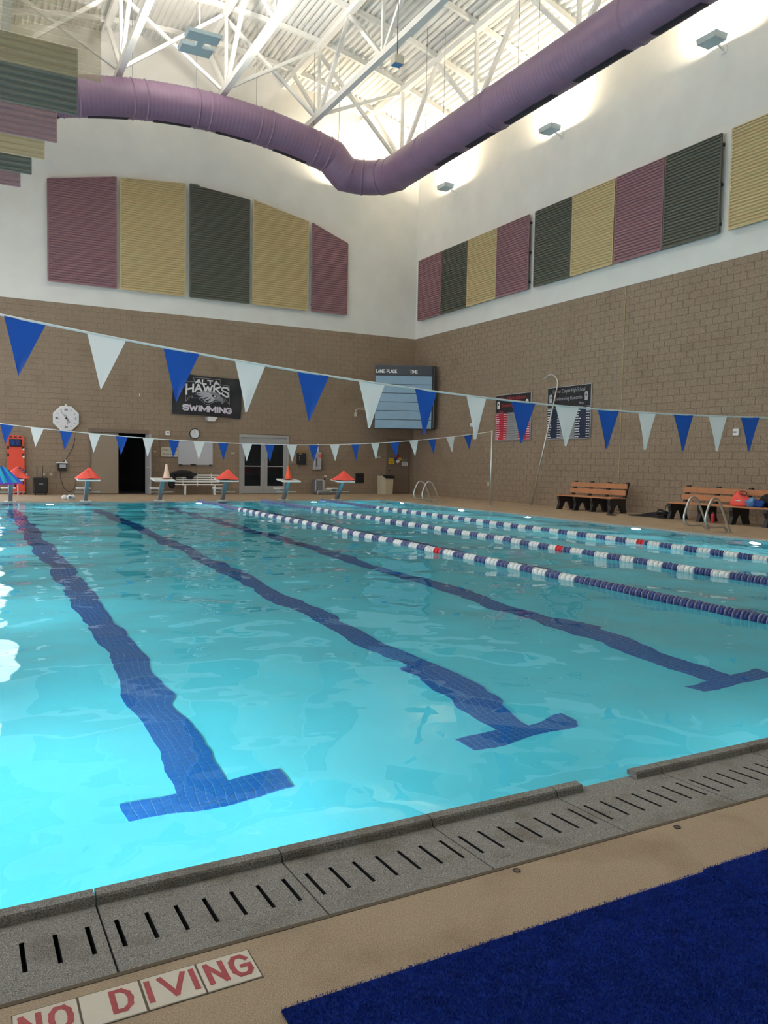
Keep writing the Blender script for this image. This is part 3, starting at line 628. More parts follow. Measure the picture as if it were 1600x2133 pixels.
# ================================================================== PENNANT LINES
def flag_mesh(m, w, h):
    b_ = MB(); N = 8; vs = []
    for i in range(N+1):
        t = i/N; ww = w*(1-t)/2+.002
        for j in range(5):
            u = -1+j/2; vs.append((u*ww, .018*math.sin(u*2+t*2.4)*(t+.2)*.8, -t*h))
    b_.add(vs, [(i*5+j, i*5+j+1, i*5+j+6, i*5+j+5) for i in range(N) for j in range(4)]); me = b_.mesh('pennant', m); me.shade_smooth(); return me
def sagline(zmin, k0, k1, xc): return lambda x: zmin+(k0 if x < xc else k1)*(x-xc)**2
def pennants(y, zf, xs_, first_blue, w, h, x0, x1, lab, tips):
    t_ = thing('pennant_line', lab, 'pennant line', (0, y, 0), group='backstroke pennant lines')
    MB().tube([(x, 0, zf(x)) for x in np.linspace(x0, x1, 60)], .011, 6).obj('cord', MT['cord'], t_)
    ms = {True: flag_mesh(MT['blue_flag'], w, h), False: flag_mesh(MT['white_flag'], w, h)}
    blue = first_blue
    for x in xs_:
        sl = (zf(x+.1)-zf(x-.1))/.2
        o = link('pennant', ms[blue], t_, (x, 0, zf(x)-.006), (random.uniform(-.05, .05), -math.atan(sl), random.uniform(-.22, .22)))
        o['label'] = 'blue pennant' if blue else 'white pennant'; blue = not blue
    return t_
zn = sagline(2.03, .0090, .0072, 7.4)
pennants(7.13, zn, [.475+.6335*i for i in range(23)], True, .31, .45, -1.6, 15.0, 'string of large blue and white pennants, nearer and higher across the photo', None)
zf_ = sagline(1.80, .0074, .0104, 7.3)
pennants(PY1-4.57, zf_, [.975+.655*i for i in range(21)], True, .29, .46, -1.6, 15.0, 'string of small blue and white pennants, farther away', None)
def flag_pole(x, y, h, lab):
    t_ = thing('pennant_pole', lab, 'pole', (x, y, 0)); MB().tube([(0, 0, .012), (0, 0, h+.05)], .03, 12).obj('tube', MT['steel'], t_, True); MB().lathe([(.06, 0), (.06, .008), (.03, .016)], 20).obj('floor_socket', MT['steel'], t_, True)
flag_pole(15.02, PY1-4.57+.03, 2.40, 'steel pole standing by the right pool edge, holding the far pennant line')
flag_pole(15.02, 7.16, zn(15), 'steel pole beyond the right edge of the photo'); flag_pole(-1.6, 7.16, zn(-1.6), 'steel pole outside the left of the photo, near line'); flag_pole(-1.6, PY1-4.57+.03, zf_(-1.6), 'steel pole outside the left of the photo, far line')
# ================================================================== STARTING BLOCKS
def start_block(x, label):
    t_ = thing('starting_block', label, 'starting block', (x, 25.86, 0), group='starting blocks along the far pool edge')
    MB().cbox((-.16, -.14, 0), (.16, .14, .02), .006).obj('base_plate', MT['white_steel'], t_)
    MB().prism([(-.07, .02), (.07, .02), (-.36, .66), (-.50, .66)], -.055, .055, 'yz').obj('pedestal', MT['grey_metal'], t_)
    MB().prism([(-.80, .64), (-.14, .70), (-.14, .745), (-.80, .685)], -.32, .32, 'yz').obj('platform', MT['white_pl'], t_)
    MB().cbox((-.24, .06, .375), (.16, .40, .415), .01).obj('step', MT['white_pl'], t_)
    MB().box((-.04, -.12, .34), (.04, .2, .375)).obj('step_bracket', MT['grey_metal'], t_)
    m_ = MB(); m_.tube([(-.34, -.16, .29), (.40, -.16, .29)], .016, 8); m_.box((-.05, -.2, .26), (.05, -.08, .32)); m_.obj('start_handle', MT['steel'], t_)
    return t_
BX = [1.28, 3.38, 5.62, 7.68, 9.85, 11.88]
BL = ['starting block at far left covered by a striped towel', 'starting block with orange cover in front of the beige door leaf', 'starting block carrying the pale faded cone, left of the white bench', 'starting block with orange cover left of the glass doors', 'starting block carrying the orange cone, right of the glass doors', 'starting block with orange cover, rightmost']
for x, l in zip(BX, BL): start_block(x, l)
def cover(x, label, seed):
    t_ = thing('block_cover', label, 'cover', (x, 25.39, .745), group='orange covers on starting blocks'); r_ = random.Random(seed); vs = []; N, Mm = 24, 6
    for i in range(Mm+1):
        f = i/Mm
        for j in range(N):
            a = 2*PI*j/N; sq = 1/max(abs(math.cos(a)), abs(math.sin(a)))**.7
            rad = .36*(.06+f*.94)*sq*(1+.06*math.sin(3*a+seed)*f); z_ = .31*(1-f)**1.15-.01+.02*math.sin(5*a+seed)*f*(1-f)*4*.5
            if i == Mm: z_ = -.03+.015*math.sin(4*a+seed)
            vs.append((rad*math.cos(a)+(.05*(1-f)), rad*math.sin(a)*.95, max(z_, -.035)))
    fs = [(i*N+j, i*N+(j+1) % N, (i+1)*N+(j+1) % N, (i+1)*N+j) for i in range(Mm) for j in range(N)]+[tuple(range(N))[::-1]]
    autosmooth(MB().add(vs, fs).obj('cloth', MT['coral'], t_), 50)
    MB().bar((.02, -.10, .285), (.03, -.34, .02), .02, .012).obj('seam', MT['orange'], t_)
cover(BX[1], 'orange fabric cover on the starting block in front of the beige door leaf', 1); cover(BX[3], 'orange fabric cover on the starting block between white bench and glass doors', 3); cover(BX[5], 'orange fabric cover on the rightmost starting block', 5); cover(BX[0]+.12, 'orange fabric cover under the striped towel on the leftmost starting block', 8)
def towel(x):
    t_ = thing('striped_towel', 'blue, teal and violet striped towel draped over the leftmost starting block', 'towel', (x, 25.32, .66))
    cols = ['blue_cloth', 'blue_cloth', 'teal', 'blue_cloth', 'teal', 'blue_cloth', 'violet']; N = len(cols)
    def p(u, v): # u 0..1 left to right, v 0..1 top to bottom
        return (-.36+.74*u*(.62+.38*v)-.08*(1-v), -.30-.22*v+.02*math.sin(u*22+v*3), .50*(1-v)*(.75+.25*math.sin(u*3.1))-.08-.05*(1-u)+.012*math.sin(u*31))
    for k, c in enumerate(cols[:-1]):
        u0, u1 = k/6, (k+1)/6; vs = [p(u0+(u1-u0)*i/4, j/8*.93) for j in range(9) for i in range(5)]
        MB().add(vs, [(j*5+i, j*5+i+1, j*5+i+6, j*5+i+5) for j in range(8) for i in range(4)]).obj('stripe', MT[c], t_, True)
    vs = [p(i/20, .93+j*.05) for j in range(3) for i in range(21)]
    MB().add(vs, [(j*21+i, j*21+i+1, j*21+i+22, j*21+i+21) for j in range(2) for i in range(20)]).obj('border', MT['violet'], t_, True)
towel(BX[0]-.10)
t_ = thing('swim_goggles', 'dark goggles lying on the leftmost starting block cover', 'goggles', (BX[0]+.26, 25.22, .955), (.3, .55, 0))
for s in (-.06, .06): MB().lathe([(.03, 0), (.045, .012), (.03, .03)], 14, (s, 0, 0)).obj('lens', MT['navy'], t_, True)
MB().tube([(-.10, 0, .01), (-.06, .10, .02), (.06, .10, .02), (.10, 0, .01)], .008, 6).obj('strap', MT['black'], t_)
def cone(x, m, label):
    t_ = thing('traffic_cone', label, 'cone', (x, 25.42, .735), (-.07, 0, 0)); MB().cbox((-.15, -.15, 0), (.15, .15, .02), .006).obj('base', m, t_)
    MB().lathe([(.115, .02), (.105, .04), (.03, .44), (.024, .45), (.012, .45)], 24).obj('body', m, t_, True)
cone(BX[2]+.13, MT['cone_pale'], 'pale faded cone standing on a starting block in front of the white bench'); cone(BX[4]+.0, MT['orange'], 'bright orange cone standing on a starting block right of the glass doors')
# ================================================================== FAR WALL OBJECTS
BW_ = YB-.001
def slab(parent, name, m, x0, x1, z0, z1, y0, y1, c=.01): return MB().cbox((x0, y0, z0), (x1, y1, z1), c).obj(name, m, parent)
# door 1: one leaf shut, one standing open onto a dark room
d1 = struct(link('door_1', None, None, (4.14, YB, 0)))
f = MB(); f.box((0, -.01, 2.28), (2.11, .12, 2.36)); f.box((0, -.01, 0), (.06, .12, 2.28)); f.box((2.05, -.01, 0), (2.11, .12, 2.28)); f.obj('door_frame', MT['door_brown'], d1)
slab(d1, 'door_leaf', MT['door_beige'], .06, 1.05, .02, 2.27, .03, .08); lf = MB().cbox((2.02, -.85, .02), (2.065, .03, 2.24), .005).obj('open_leaf', MT['alu'], d1)
MB().bar((1.93, -.7, 1.02), (2.02, -.7, 1.02), .03).obj('lever_handle', MT['steel'], lf)
hg = MB(); [hg.box((.05, .015, z), (.075, .03, z+.12)) for z in (.25, 1.1, 2.0)]; hg.obj('hinge', MT['dark'], d1)
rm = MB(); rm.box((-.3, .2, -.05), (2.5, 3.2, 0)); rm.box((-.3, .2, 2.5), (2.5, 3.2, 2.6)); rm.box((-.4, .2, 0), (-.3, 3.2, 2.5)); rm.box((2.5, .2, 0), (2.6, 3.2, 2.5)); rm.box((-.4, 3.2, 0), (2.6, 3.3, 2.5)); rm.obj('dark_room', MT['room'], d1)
# door 2: glazed double doors
d2 = struct(link('door_2', None, None, (9.83, YB, 0))); w2 = 2.09
f = MB(); f.box((0, -.02, 2.27), (w2, .1, 2.38)); f.box((0, -.02, 0), (.08, .1, 2.27)); f.box((w2-.08, -.02, 0), (w2, .1, 2.27)); f.obj('door_frame', MT['alu'], d2)
for s in (0, 1):
    a = .08+s*(w2/2-.08)+.004; b_ = a+w2/2-.088; lf = link('door_leaf', None, d2); m_ = MB()
    m_.box((a, .01, .02), (a+.14, .06, 2.265)); m_.box((b_-.14, .01, .02), (b_, .06, 2.265)); m_.box((a+.14, .01, .02), (b_-.14, .06, .32)); m_.box((a+.14, .01, 2.02), (b_-.14, .06, 2.265)); m_.box((a+.14, .005, 1.10), (b_-.14, .055, 1.135)); m_.obj('stile_frame', MT['alu'], lf)
    MB().box((a+.14, .03, .32), (b_-.14, .04, 2.02)).obj('pane', MT['dglass'], lf)
    hx = b_-.07 if s == 0 else a+.07; MB().tube([(hx, .01, 1.12), (hx, -.07, 1.12), (hx, -.07, 1.38), (hx, .01, 1.38)], .014, 8).obj('pull_handle', MT['steel'], lf)
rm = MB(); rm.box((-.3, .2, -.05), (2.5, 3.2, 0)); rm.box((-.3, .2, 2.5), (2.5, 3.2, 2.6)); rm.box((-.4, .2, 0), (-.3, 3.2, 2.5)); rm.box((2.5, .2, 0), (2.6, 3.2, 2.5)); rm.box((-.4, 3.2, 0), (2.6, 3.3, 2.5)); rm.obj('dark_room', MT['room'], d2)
# door 3: plain door beside the corner
d3 = struct(link('door_3', None, None, (16.50, YB, 0)))
f = MB(); f.box((0, -.01, 2.28), (1.22, .12, 2.36)); f.box((0, -.01, 0), (.06, .12, 2.28)); f.box((1.16, -.01, 0), (1.22, .12, 2.28)); f.obj('door_frame', MT['door_brown'], d3)
slab(d3, 'door_leaf', MT['door_brown'], .06, 1.16, .02, 2.27, .01, .06); MB().bar((.10, -.05, 1.02), (.22, -.05, 1.02), .03).obj('lever_handle', MT['dark'], d3)
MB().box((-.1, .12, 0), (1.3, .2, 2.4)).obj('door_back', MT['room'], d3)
def plate_sign(name, label, cat, x, z, w, h, m, yy=YB-.035, rot=(0,0,0)):
    t_ = thing(name, label, cat, (x, yy, z), rot); MB().cbox((-w/2, 0, -h/2), (w/2, .015, h/2), .003).obj('plate', m, t_); return t_
s = plate_sign('warning_sign', 'yellow rectangular warning sign on the corner door, left side', 'sign', 16.74, 1.42, .28, .26, MT['yellow'])
text('CAUTION', .055, MT['black'], s, 0, .07, width=.24); text('CHLORINE', .045, MT['black'], s, 0, -.01, width=.2); text('ROOM', .045, MT['black'], s, 0, -.075, width=.13)
s = thing('hazard_diamond', 'red, blue, yellow and white hazard diamond on the corner door', 'sign', (17.06, YB-.03, 1.53), (0, PI/4, 0)); q = .15
for nm, c, x0, z0 in (('red_square', 'red_print', 0, 0), ('blue_square', 'navy', -q, 0), ('yellow_square', 'yellow', 0, -q), ('white_square', 'w_print', -q, -q)): pass
for c, x0, z0 in (('blue_flag', -q, -q), ('letter_red', -q, 0), ('yellow', 0, 0), ('w_print', 0, -q)): MB().box((x0+.004, -.004, z0+.004), (x0+q-.004, .01, z0+q-.004)).obj('quadrant', MT[c], s)
MB().box((-q-.006, 0, -q-.006), (q+.006, .012, q+.006)).obj('backing', MT['black'], s)
text('2', .07, MT['black'], s, q/2, q/2, y=-.006)
s = plate_sign('danger_sign', 'white danger sign on the corner door, right side', 'sign', 17.42, 1.36, .29, .28, MT['w_print'])
MB().box((-.13, -.003, .02), (.13, 0, .12)).obj('header', MT['dark'], s); text('DANGER', .05, MT['w_print'], s, 0, .07, width=.2, y=-.005); text('CHEMICAL', .045, MT['dark'], s, 0, -.03, width=.22); text('STORAGE', .045, MT['dark'], s, 0, -.095, width=.22)
s = plate_sign('small_wall_plate', 'small pale plate on the far wall left of the corner door', 'plate', 16.1, 1.58, .22, .07, MT['g_light']); MB().cbox((-.07, -.012, -.02), (.07, -.001, .02), .004).obj('raised_face', MT['beige'], s)
s = plate_sign('small_wall_plate', 'small grey plate on the far wall left of the glass doors', 'plate', 9.55, 1.62, .16, .06, MT['g_light']); MB().cbox((-.05, -.012, -.018), (.05, -.001, .018), .004).obj('raised_face', MT['beige'], s)
s = plate_sign('small_wall_plate', 'small grey plate on the far wall right of the dark doorway', 'plate', 6.5, 1.62, .12, .05, MT['g_light']); MB().cbox((-.04, -.012, -.015), (.04, -.001, .015), .004).obj('raised_face', MT['beige'], s)
# orange spine board
t_ = thing('spine_board', 'orange rescue spine board leaning upright on the far wall at the far left', 'rescue board', (1.70, YB-.16, 0), (-.035, 0, 0))
def rrect(w, h, c, n=6, x0=0, z0=0):
    p = []
    for cx_, cz_, a0 in ((w/2-c, h-c, 0), (-w/2+c, h-c, PI/2), (-w/2+c, c, PI), (w/2-c, c, 1.5*PI)):
        for i in range(n+1): a = a0+PI/2*i/n; p.append((x0+cx_+c*math.cos(a), z0+cz_+c*math.sin(a)))
    return p
MB().prism(rrect(.56, 2.08, .13), 0, .05).obj('board', MT['board_red'], t_)
for z in (.35, .75, 1.32, 1.58):
    for sx in (-.235, .235): MB().prism(rrect(.06, .12, .028, 4, sx, z), -.006, .001).obj('hand_slot', MT['dark'], t_)
for z in (.80, 1.30, 1.56): MB().cbox((.22, -.03, z), (.29, -.002, z+.06), .01).obj('strap_clip', MT['white_pl'], t_)
for sx in (-.15, 0, .15): MB().prism(rrect(.10, .035, .016, 4, sx, .03), -.006, .001).obj('hand_slot', MT['dark'], t_); MB().prism(rrect(.10, .035, .016, 4, sx, 2.0), -.006, .001).obj('hand_slot', MT['dark'], t_)
hb = MB().cbox((-.21, -.06, 1.68), (.20, -.002, 1.95), .03).obj('head_block', MT['black'], t_); MB().cbox((-.15, -.066, 1.71), (-.03, -.059, 1.92), .004).obj('blue_pad', MT['blue_flag'], hb); MB().cbox((.0, -.066, 1.71), (.13, -.059, 1.92), .004).obj('navy_pad', MT['navy'], hb)
MB().box((-.05, -.004, .28), (.0, 0, .75)).obj('black_strap', MT['black'], t_)
t_ = thing('kickboard_rail', 'white L-shaped pipe rail in front of the orange board', 'rail', (1.86, YB-1.2, 0)); MB().tube([(-.16, 0, 0), (-.16, 0, .62), (.12, 0, .62), (.12, 0, .76)], .018, 8).obj('tube', MT['white_pl'], t_)
# trolley bag
t_ = thing('trolley_bag', 'black wheeled trolley case with raised handle by the orange board', 'suitcase', (2.46, YB-.45, 0))
MB().cbox((-.24, -.16, .06), (.24, .16, .60), .03).obj('body', MT['black'], t_); MB().tube([(-.10, .10, .58), (-.10, .10, 1.02), (.09, .10, 1.02), (.09, .10, .58)], .011, 6).obj('pull_handle', MT['dark'], t_)
MB().box((-.06, -.165, .38), (.08, -.16, .40)).obj('badge', MT['g_light'], t_); MB().box((-.22, -.164, .57), (.22, -.10, .61)).obj('top_edge', MT['dark'], t_)
for sx in (-.17, .17): MB().lathe([(.045, -.02), (.045, .02)], 14, (sx, -.1, .045), 'x').obj('wheel', MT['dark'], t_)
for x in (2.62, 2.86): s = plate_sign('outlet_plate', 'pale outlet plate on the far wall, %s' % ('behind the trolley case' if x < 2.7 else 'right of the trolley case'), 'outlet', x, .72, .17, .15, MT['door_beige']); MB().cbox((-.03, -.006, -.04), (.03, 0, .04), .003).obj('socket', MT['beige'], s)
t_ = thing('wall_controller', 'small dark box with a white label and aerial on far wall', 'control box', (3.22, YB-.14, 1.02))
slab(t_, 'housing', MT['black'], -.15, .15, -.16, .10, 0, .13); slab(t_, 'top_shelf', MT['w_print'], -.20, .18, .10, .13, -.04, .13); slab(t_, 'label_face', MT['g_light'], -.09, .12, -.06, .06, -.01, 0, .003); MB().bar((.13, .03, .13), (.10, .03, .24), .03).obj('aerial', MT['w_print'], t_)
t_ = thing('wall_cable', 'thin black cable hanging in a loop under the clock', 'cable', (0, YB-.02, 0)); MB().tube(smooth([(3.66, 0, 2.05), (3.62, 0, 1.8), (3.52, 0, 1.55), (3.33, 0, 1.25), (3.22, 0, 1.13)]), .010, 6).obj('upper_run', MT['dark'], t_)
MB().tube(smooth([(3.15, 0, .86), (3.19, 0, .5), (3.30, 0, .2), (3.46, 0, .1), (3.62, 0, .2), (3.70, 0, .5), (3.72, 0, .64)]), .008, 6).obj('lower_run', MT['dark'], t_); MB().cbox((3.66, -.03, .62), (3.76, .01, .74), .006).obj('outlet_box', MT['door_beige'], t_)
# pace clock
t_ = thing('pace_clock', 'white eight-sided pace clock on the far wall', 'clock', (3.36, YB-.10, 2.735))
oc = [(.47*math.cos(PI/8+i*PI/4), .47*math.sin(PI/8+i*PI/4)) for i in range(8)]; MB().prism(oc, 0, .08).obj('case', MT['white_pl'], t_)
oc2 = [(a*.93, b_*.93) for a, b_ in oc]; MB().prism(oc2, -.008, .001).obj('dial', MT['w_print'], t_)
for s_, a, b_ in (('60', 0, .31), ('15', .31, 0), ('30', 0, -.31), ('45', -.31, 0)): text(s_, .085, MT['dark'], t_, a, b_, 'numeral', y=-.012, off=.01)
for k in range(12):
    if k % 3: a = k*PI/6; MB().box((math.sin(a)*.33-.022, -.011, math.cos(a)*.33-.014), (math.sin(a)*.33+.022, -.008, math.cos(a)*.33+.014)).obj('tick', MT['g_print'], t_)
for m_, p1, p2 in (('black', (-.17, .23), (.10, -.13)), ('red_pl', (.0, .05), (.05, -.22)), ('black', (-.04, .16), (.11, -.14))): MB().bar((p1[0], -.018, p1[1]), (p2[0], -.018, p2[1]), .016, .006).obj('hand', MT[m_], t_)
MB().lathe([(.03, -.03), (.03, -.01)], 12, axis='y').obj('hub', MT['dark'], t_); MB().box((-.04, .0, .43), (.04, .05, .50)).obj('hanger', MT['white_pl'], t_)
t_ = thing('round_wall_clock', 'small round black-rimmed clock above the whiteboard', 'clock', (8.02, YB-.07, 2.34))
MB().lathe([(.20, .06), (.205, .0), (.18, -.012), (.175, .002)], 32, axis='y').obj('rim', MT['black'], t_, True); MB().lathe([(.178, .01), (.178, -.002)], 32, axis='y').obj('dial', MT['w_print'], t_)
for p2 in ((-.03, .13), (-.02, .09)): MB().bar((.01, -.008, -.02), (p2[0], -.008, p2[1]), .010, .004).obj('hand', MT['black'], t_)
for k in range(12): a = k*PI/6; MB().box((math.sin(a)*.15-.008, -.006, math.cos(a)*.15-.008), (math.sin(a)*.15+.008, -.002, math.cos(a)*.15+.008)).obj('tick', MT['g_print'], t_)
t_ = thing('thermostat', 'small white square thermostat left of the round clock', 'thermostat', (6.99, YB-.05, 2.33)); slab(t_, 'housing', MT['white_pl'], -.08, .08, -.08, .08, 0, .05); slab(t_, 'display', MT['g_print'], -.045, .045, -.01, .03, -.006, 0, .002)
t_ = thing('horn_strobe', 'small white mark on the far wall between pace clock and banner', 'wall mark', (5.95, YB-.03, 3.72)); slab(t_, 'housing', MT['white_pl'], -.015, .015, -.06, .06, 0, .03)
s = plate_sign('lap_sign', 'white sign about laps and yards left of the whiteboard', 'sign', 7.07, 1.61, .64, .36, MT['beige_light']); text('35 laps = 1 mile', .10, MT['dark'], s, 0, .075, width=.58); text('50 yds = 1 lap', .10, MT['dark'], s, 0, -.085, width=.52)
t_ = thing('whiteboard', 'grey-white whiteboard with rounded corners on the far wall', 'whiteboard', (8.06, YB-.06, 1.13)); MB().prism(rrect(1.36, .92, .06), .0, .04).obj('frame', MT['g_light'], t_); MB().prism(rrect(1.29, .85, .05, z0=.035), -.004, .001).obj('writing_surface', mat('whiteboard_face', (.50, .50, .55), .35), t_)
for sx in (-.6, .58): MB().cbox((sx-.05, -.05, -.02), (sx+.05, .02, .02), .008).obj('corner_clip', MT['dark'], t_)
MB().cbox((-.2, -.06, -.01), (.0, 0, .03), .008).obj('pen_tray', MT['dark'], t_)
# black mailbox, AED cabinet, floor machine, bin, vent
t_ = thing('wall_file_box', 'black box on the far wall with brown papers on top', 'box', (12.46, YB-.20, 1.22)); slab(t_, 'body', MT['black'], -.19, .17, 0, .46, 0, .19, .02); slab(t_, 'papers', MT['cardboard'], -.10, .14, .44, .60, .04, .15); MB().box((-.16, -.004, .42), (-.02, 0, .44)).obj('label_strip', MT['g_light'], t_)
for z in (.3, .2): MB().lathe([(.016, -.006), (.016, 0)], 10, (-.13, 0, z), 'y').obj('lock', MT['g_light'], t_)
t_ = thing('defibrillator_cabinet', 'tall grey metal cabinet with red mark, right of the glass doors', 'cabinet', (13.16, YB-.19, 1.0)); slab(t_, 'body', MT['alu'], -.17, .17, 0, .74, .03, .18); slab(t_, 'door', MT['g_light'], -.16, .16, .02, .72, 0, .03); MB().bar((-.08, -.02, .14), (-.08, -.02, .50), .02).obj('handle', MT['dark'], t_); MB().box((.02, -.004, .52), (.13, 0, .66)).obj('red_mark', MT['coral'], t_)
t_ = thing('red_tag_sign', 'small pink and white fire tag above the grey cabinet', 'sign', (13.22, YB-.04, 1.75)); slab(t_, 'stem', MT['w_print'], -.03, .03, 0, .2, 0, .02, .004); MB().prism([(-.05, .2), (.05, .2), (.04, .33), (-.04, .33)], 0, .02).obj('head', MT['w_print'], t_); MB().box((-.025, -.004, .23), (.025, 0, .29)).obj('mark', MT['red_print'], t_)
t_ = thing('floor_machine', 'grey box-shaped pool machine on the deck right of the glass doors', 'machine', (13.15, YB-.75, 0))
slab(t_, 'tank', MT['grey_metal'], -.42, -.02, .10, .62, -.2, .25, .04); slab(t_, 'base', MT['grey_metal'], -.34, .38, 0, .16, -.26, .28, .03); slab(t_, 'tank_side', MT['alu'], -.10, .02, .14, .60, -.23, .2, .01); MB().prism([(.0, .17), (.30, .17), (.34, .22), (.1, .27)], -.2, .18).obj('pad', MT['beige'], t_); MB().bar((.03, 0, .52), (.12, 0, .76), .05, .05).obj('grip', MT['dark'], t_); slab(t_, 'grip_cap', MT['beige_light'], .07, .16, .70, .80, -.04, .04)
MB().tube([(.34, 0, .10), (.44, 0, .2), (.52, 0, .1), (.42, -.1, .02), (.52, -.14, .01)], .014, 6).obj('hose', MT['dark'], t_)
t_ = thing('waste_bin', 'beige bin with a dark slanted lid beside the corner door', 'bin', (16.13, YB-.7, 0))
MB().prism([(-.29, 0), (.22, 0), (.25, .68), (-.31, .80)], -.2, .22).obj('body', MT['beige'], t_); MB().prism([(-.30, 0), (-.12, 0), (-.12, .735), (-.315, .81)], -.205, -.198).obj('side_panel', MT['beige_light'], t_); MB().prism([(-.29, .80), (-.14, .69), (.28, .68), (.30, .80), (.0, .83)], -.24, .24).obj('lid', MT['black'], t_)
t_ = thing('wall_vent', 'black square vent low on the far wall behind the rightmost block', 'vent', (15.2, YB-.04, .46)); slab(t_, 'frame', MT['dark'], -.20, .20, 0, .42, 0, .04); 
for z in range(6): slab(t_, 'louvre', MT['black'], -.17, .17, .04+z*.06, .08+z*.06, -.012, 0, .003)
t_ = thing('goose_neck_pipe', 'thin bent pipe with a small head left of the scoreboard', 'pipe', (0, YB-.02, 0)); MB().tube([(15.7, 0, 3.62), (15.7, -.12, 3.62), (14.98, -.14, 3.62), (14.9, -.14, 3.58), (14.88, -.14, 3.45)], .022, 8).obj('arm', MT['beige_light'], t_); MB().cbox((14.83, -.19, 3.30), (14.93, -.09, 3.46), .015).obj('head', MT['beige_light'], t_)
t_ = thing('emergency_light', 'small white twin emergency light under the banner', 'lamp', (8.66, YB-.12, 2.93)); slab(t_, 'housing', MT['white_pl'], -.14, .14, -.09, .09, 0, .12); MB().prism([(.14, -.08), (.24, .08), (.14, .08)], .0, .08).obj('right_head', MT['white_pl'], t_); MB().prism([(-.22, -.02), (-.14, -.08), (-.14, .08), (-.22, .08)], .0, .08).obj('left_head', MT['g_light'], t_)
# banner
t_ = thing('team_banner', 'black banner reading ALTA HAWKS SWIMMING with a grey hawk head', 'banner', (8.52, YB-.06, 3.82), (0, .035, 0))
N1, N2 = 24, 12; vs = [(-1.36+2.72*i/N1, .02*math.sin(i*.9+j*.4)-.015*math.sin((i-j)*.7), -.77+1.52*j/N2+.03*((i/N1-.5)*2)**2*(1 if j > 6 else -1)) for j in range(N2+1) for i in range(N1+1)]
MB().add(vs, [(j*(N1+1)+i, j*(N1+1)+i+1, (j+1)*(N1+1)+i+1, (j+1)*(N1+1)+i) for j in range(N2) for i in range(N1)]).obj('cloth', MT['banner'], t_, True)
for sx in (-1.33, 1.33): MB().tube([(sx, .0, .72), (sx*1.14, .03, .84)], .008, 5).obj('tie_cord', MT['dark'], t_)
def flat(name, poly, m, y, parent=None, z=.0): return MB().prism(poly, y, y+.004).obj(name, m, parent or t_)
K = 2.72/1265   # banner width over its pixel width in the enlarged view
def bp_(pts): return [((x-822)*K, (480-y)*K) for x, y in pts]
def outline(pts, m, y, w=.012):
    mm = MB(); P_ = bp_(pts)
    for a, b_ in zip(P_[:-1], P_[1:]): mm.bar((a[0], y, a[1]), (b_[0], y, b_[1]), .004, w)
    return mm.obj('outline', m, t_)
outline([(545,170),(1040,170),(1035,258),(1205,268),(1225,605),(1135,500),(1128,560),(1085,600),(1070,570),(960,560),(900,600),(850,640),(790,635),(700,570),(650,535),(530,540),(540,505),(500,515),(425,612),(392,262),(570,250),(545,170)], MT['g_light'], -.045)
block_text('ALTA', .95, .19, .050, MT['w_print'], t_, -.04, .515, -.050, warp=lambda a, b_: (a*(1-.6*b_), b_+.02*abs(a)))
block_text('HAWKS', 1.72, .34, .068, MT['w_print'], t_, -.02, .27, -.052, warp=lambda a, b_: (a, b_*(.78+.62*(a/.86)**2)-.13*(a/.86)**2+.03))
flat('hawk_head', bp_([(575,475),(620,455),(600,430),(680,420),(705,395),(760,380),(850,375),(930,390),(1000,420),(1060,470),(1010,500),(960,510),(930,560),(860,600),(800,600),(750,575),(725,530),(650,545),(700,500),(620,505),(660,480)]), MT['g_light'], -.046)
flat('crown', bp_([(690,410),(760,382),(850,377),(930,392),(1000,422),(1055,470),(1000,490),(900,450),(840,420),(760,415)]), MT['g_print'], -.050)
flat('beak', bp_([(945,515),(1020,490),(1075,478),(1110,500),(1118,545),(1092,590),(1075,560),(1000,548),(940,545)]), MT['g_print'], -.050)
flat('eye_patch', bp_([(890,450),(935,455),(1000,485),(960,500),(905,490)]), MT['black'], -.054); flat('eye', bp_([(930,460),(975,478),(955,490),(932,485)]), MT['w_print'], -.058)
for q in ([(600,455),(720,450),(640,468)], [(640,500),(770,480),(690,512)], [(725,530),(840,490),(760,550)], [(770,570),(890,520),(820,585)]): flat('feather_line', bp_(q), MT['banner'], -.052)
block_text('SWIMMING', 1.95, .245, .066, MT['lilac'], t_, 0, -.51, -.050)
# scoreboard across the corner
t_ = thing('scoreboard', 'blue and dark scoreboard headed LANE PLACE TIME across the room corner', 'scoreboard', (15.36, 29.78, 2.78), (0, 0, -math.radians(28)))
slab(t_, 'case', MT['sb_dark'], 0, 2.42, 0, 2.66, 0, .22); slab(t_, 'side_case', MT['dark'], 2.42, 2.56, .02, 2.64, .02, .2); MB().box((2.46, -.004, .05), (2.48, .02, 2.6)).obj('side_rail', MT['g_print'], t_)
hd = slab(t_, 'header', MT['sb_dark'], .02, 2.40, 2.24, 2.62, -.02, 0)
for s_, x, w in (('LANE', .22, .36), ('PLACE', .70, .44), ('TIME', 1.62, .33)): block_text(s_, w, .15, .027, MT['sb_text'], t_, x, 2.40, -.025)
for k in range(6): slab(t_, 'lane_row', MT['sb_blue'], .02, 2.39, .03+k*.368, .03+k*.368+.345, -.02, 0, .006)
mb_ = MB(); mb_.bar((.3, .22, 1.3), (.3, .8, 1.3), .06); mb_.bar((2.0, .22, 1.3), (2.0, 1.6, 1.3), .06); mb_.obj('wall_bracket', MT['dark'], t_)
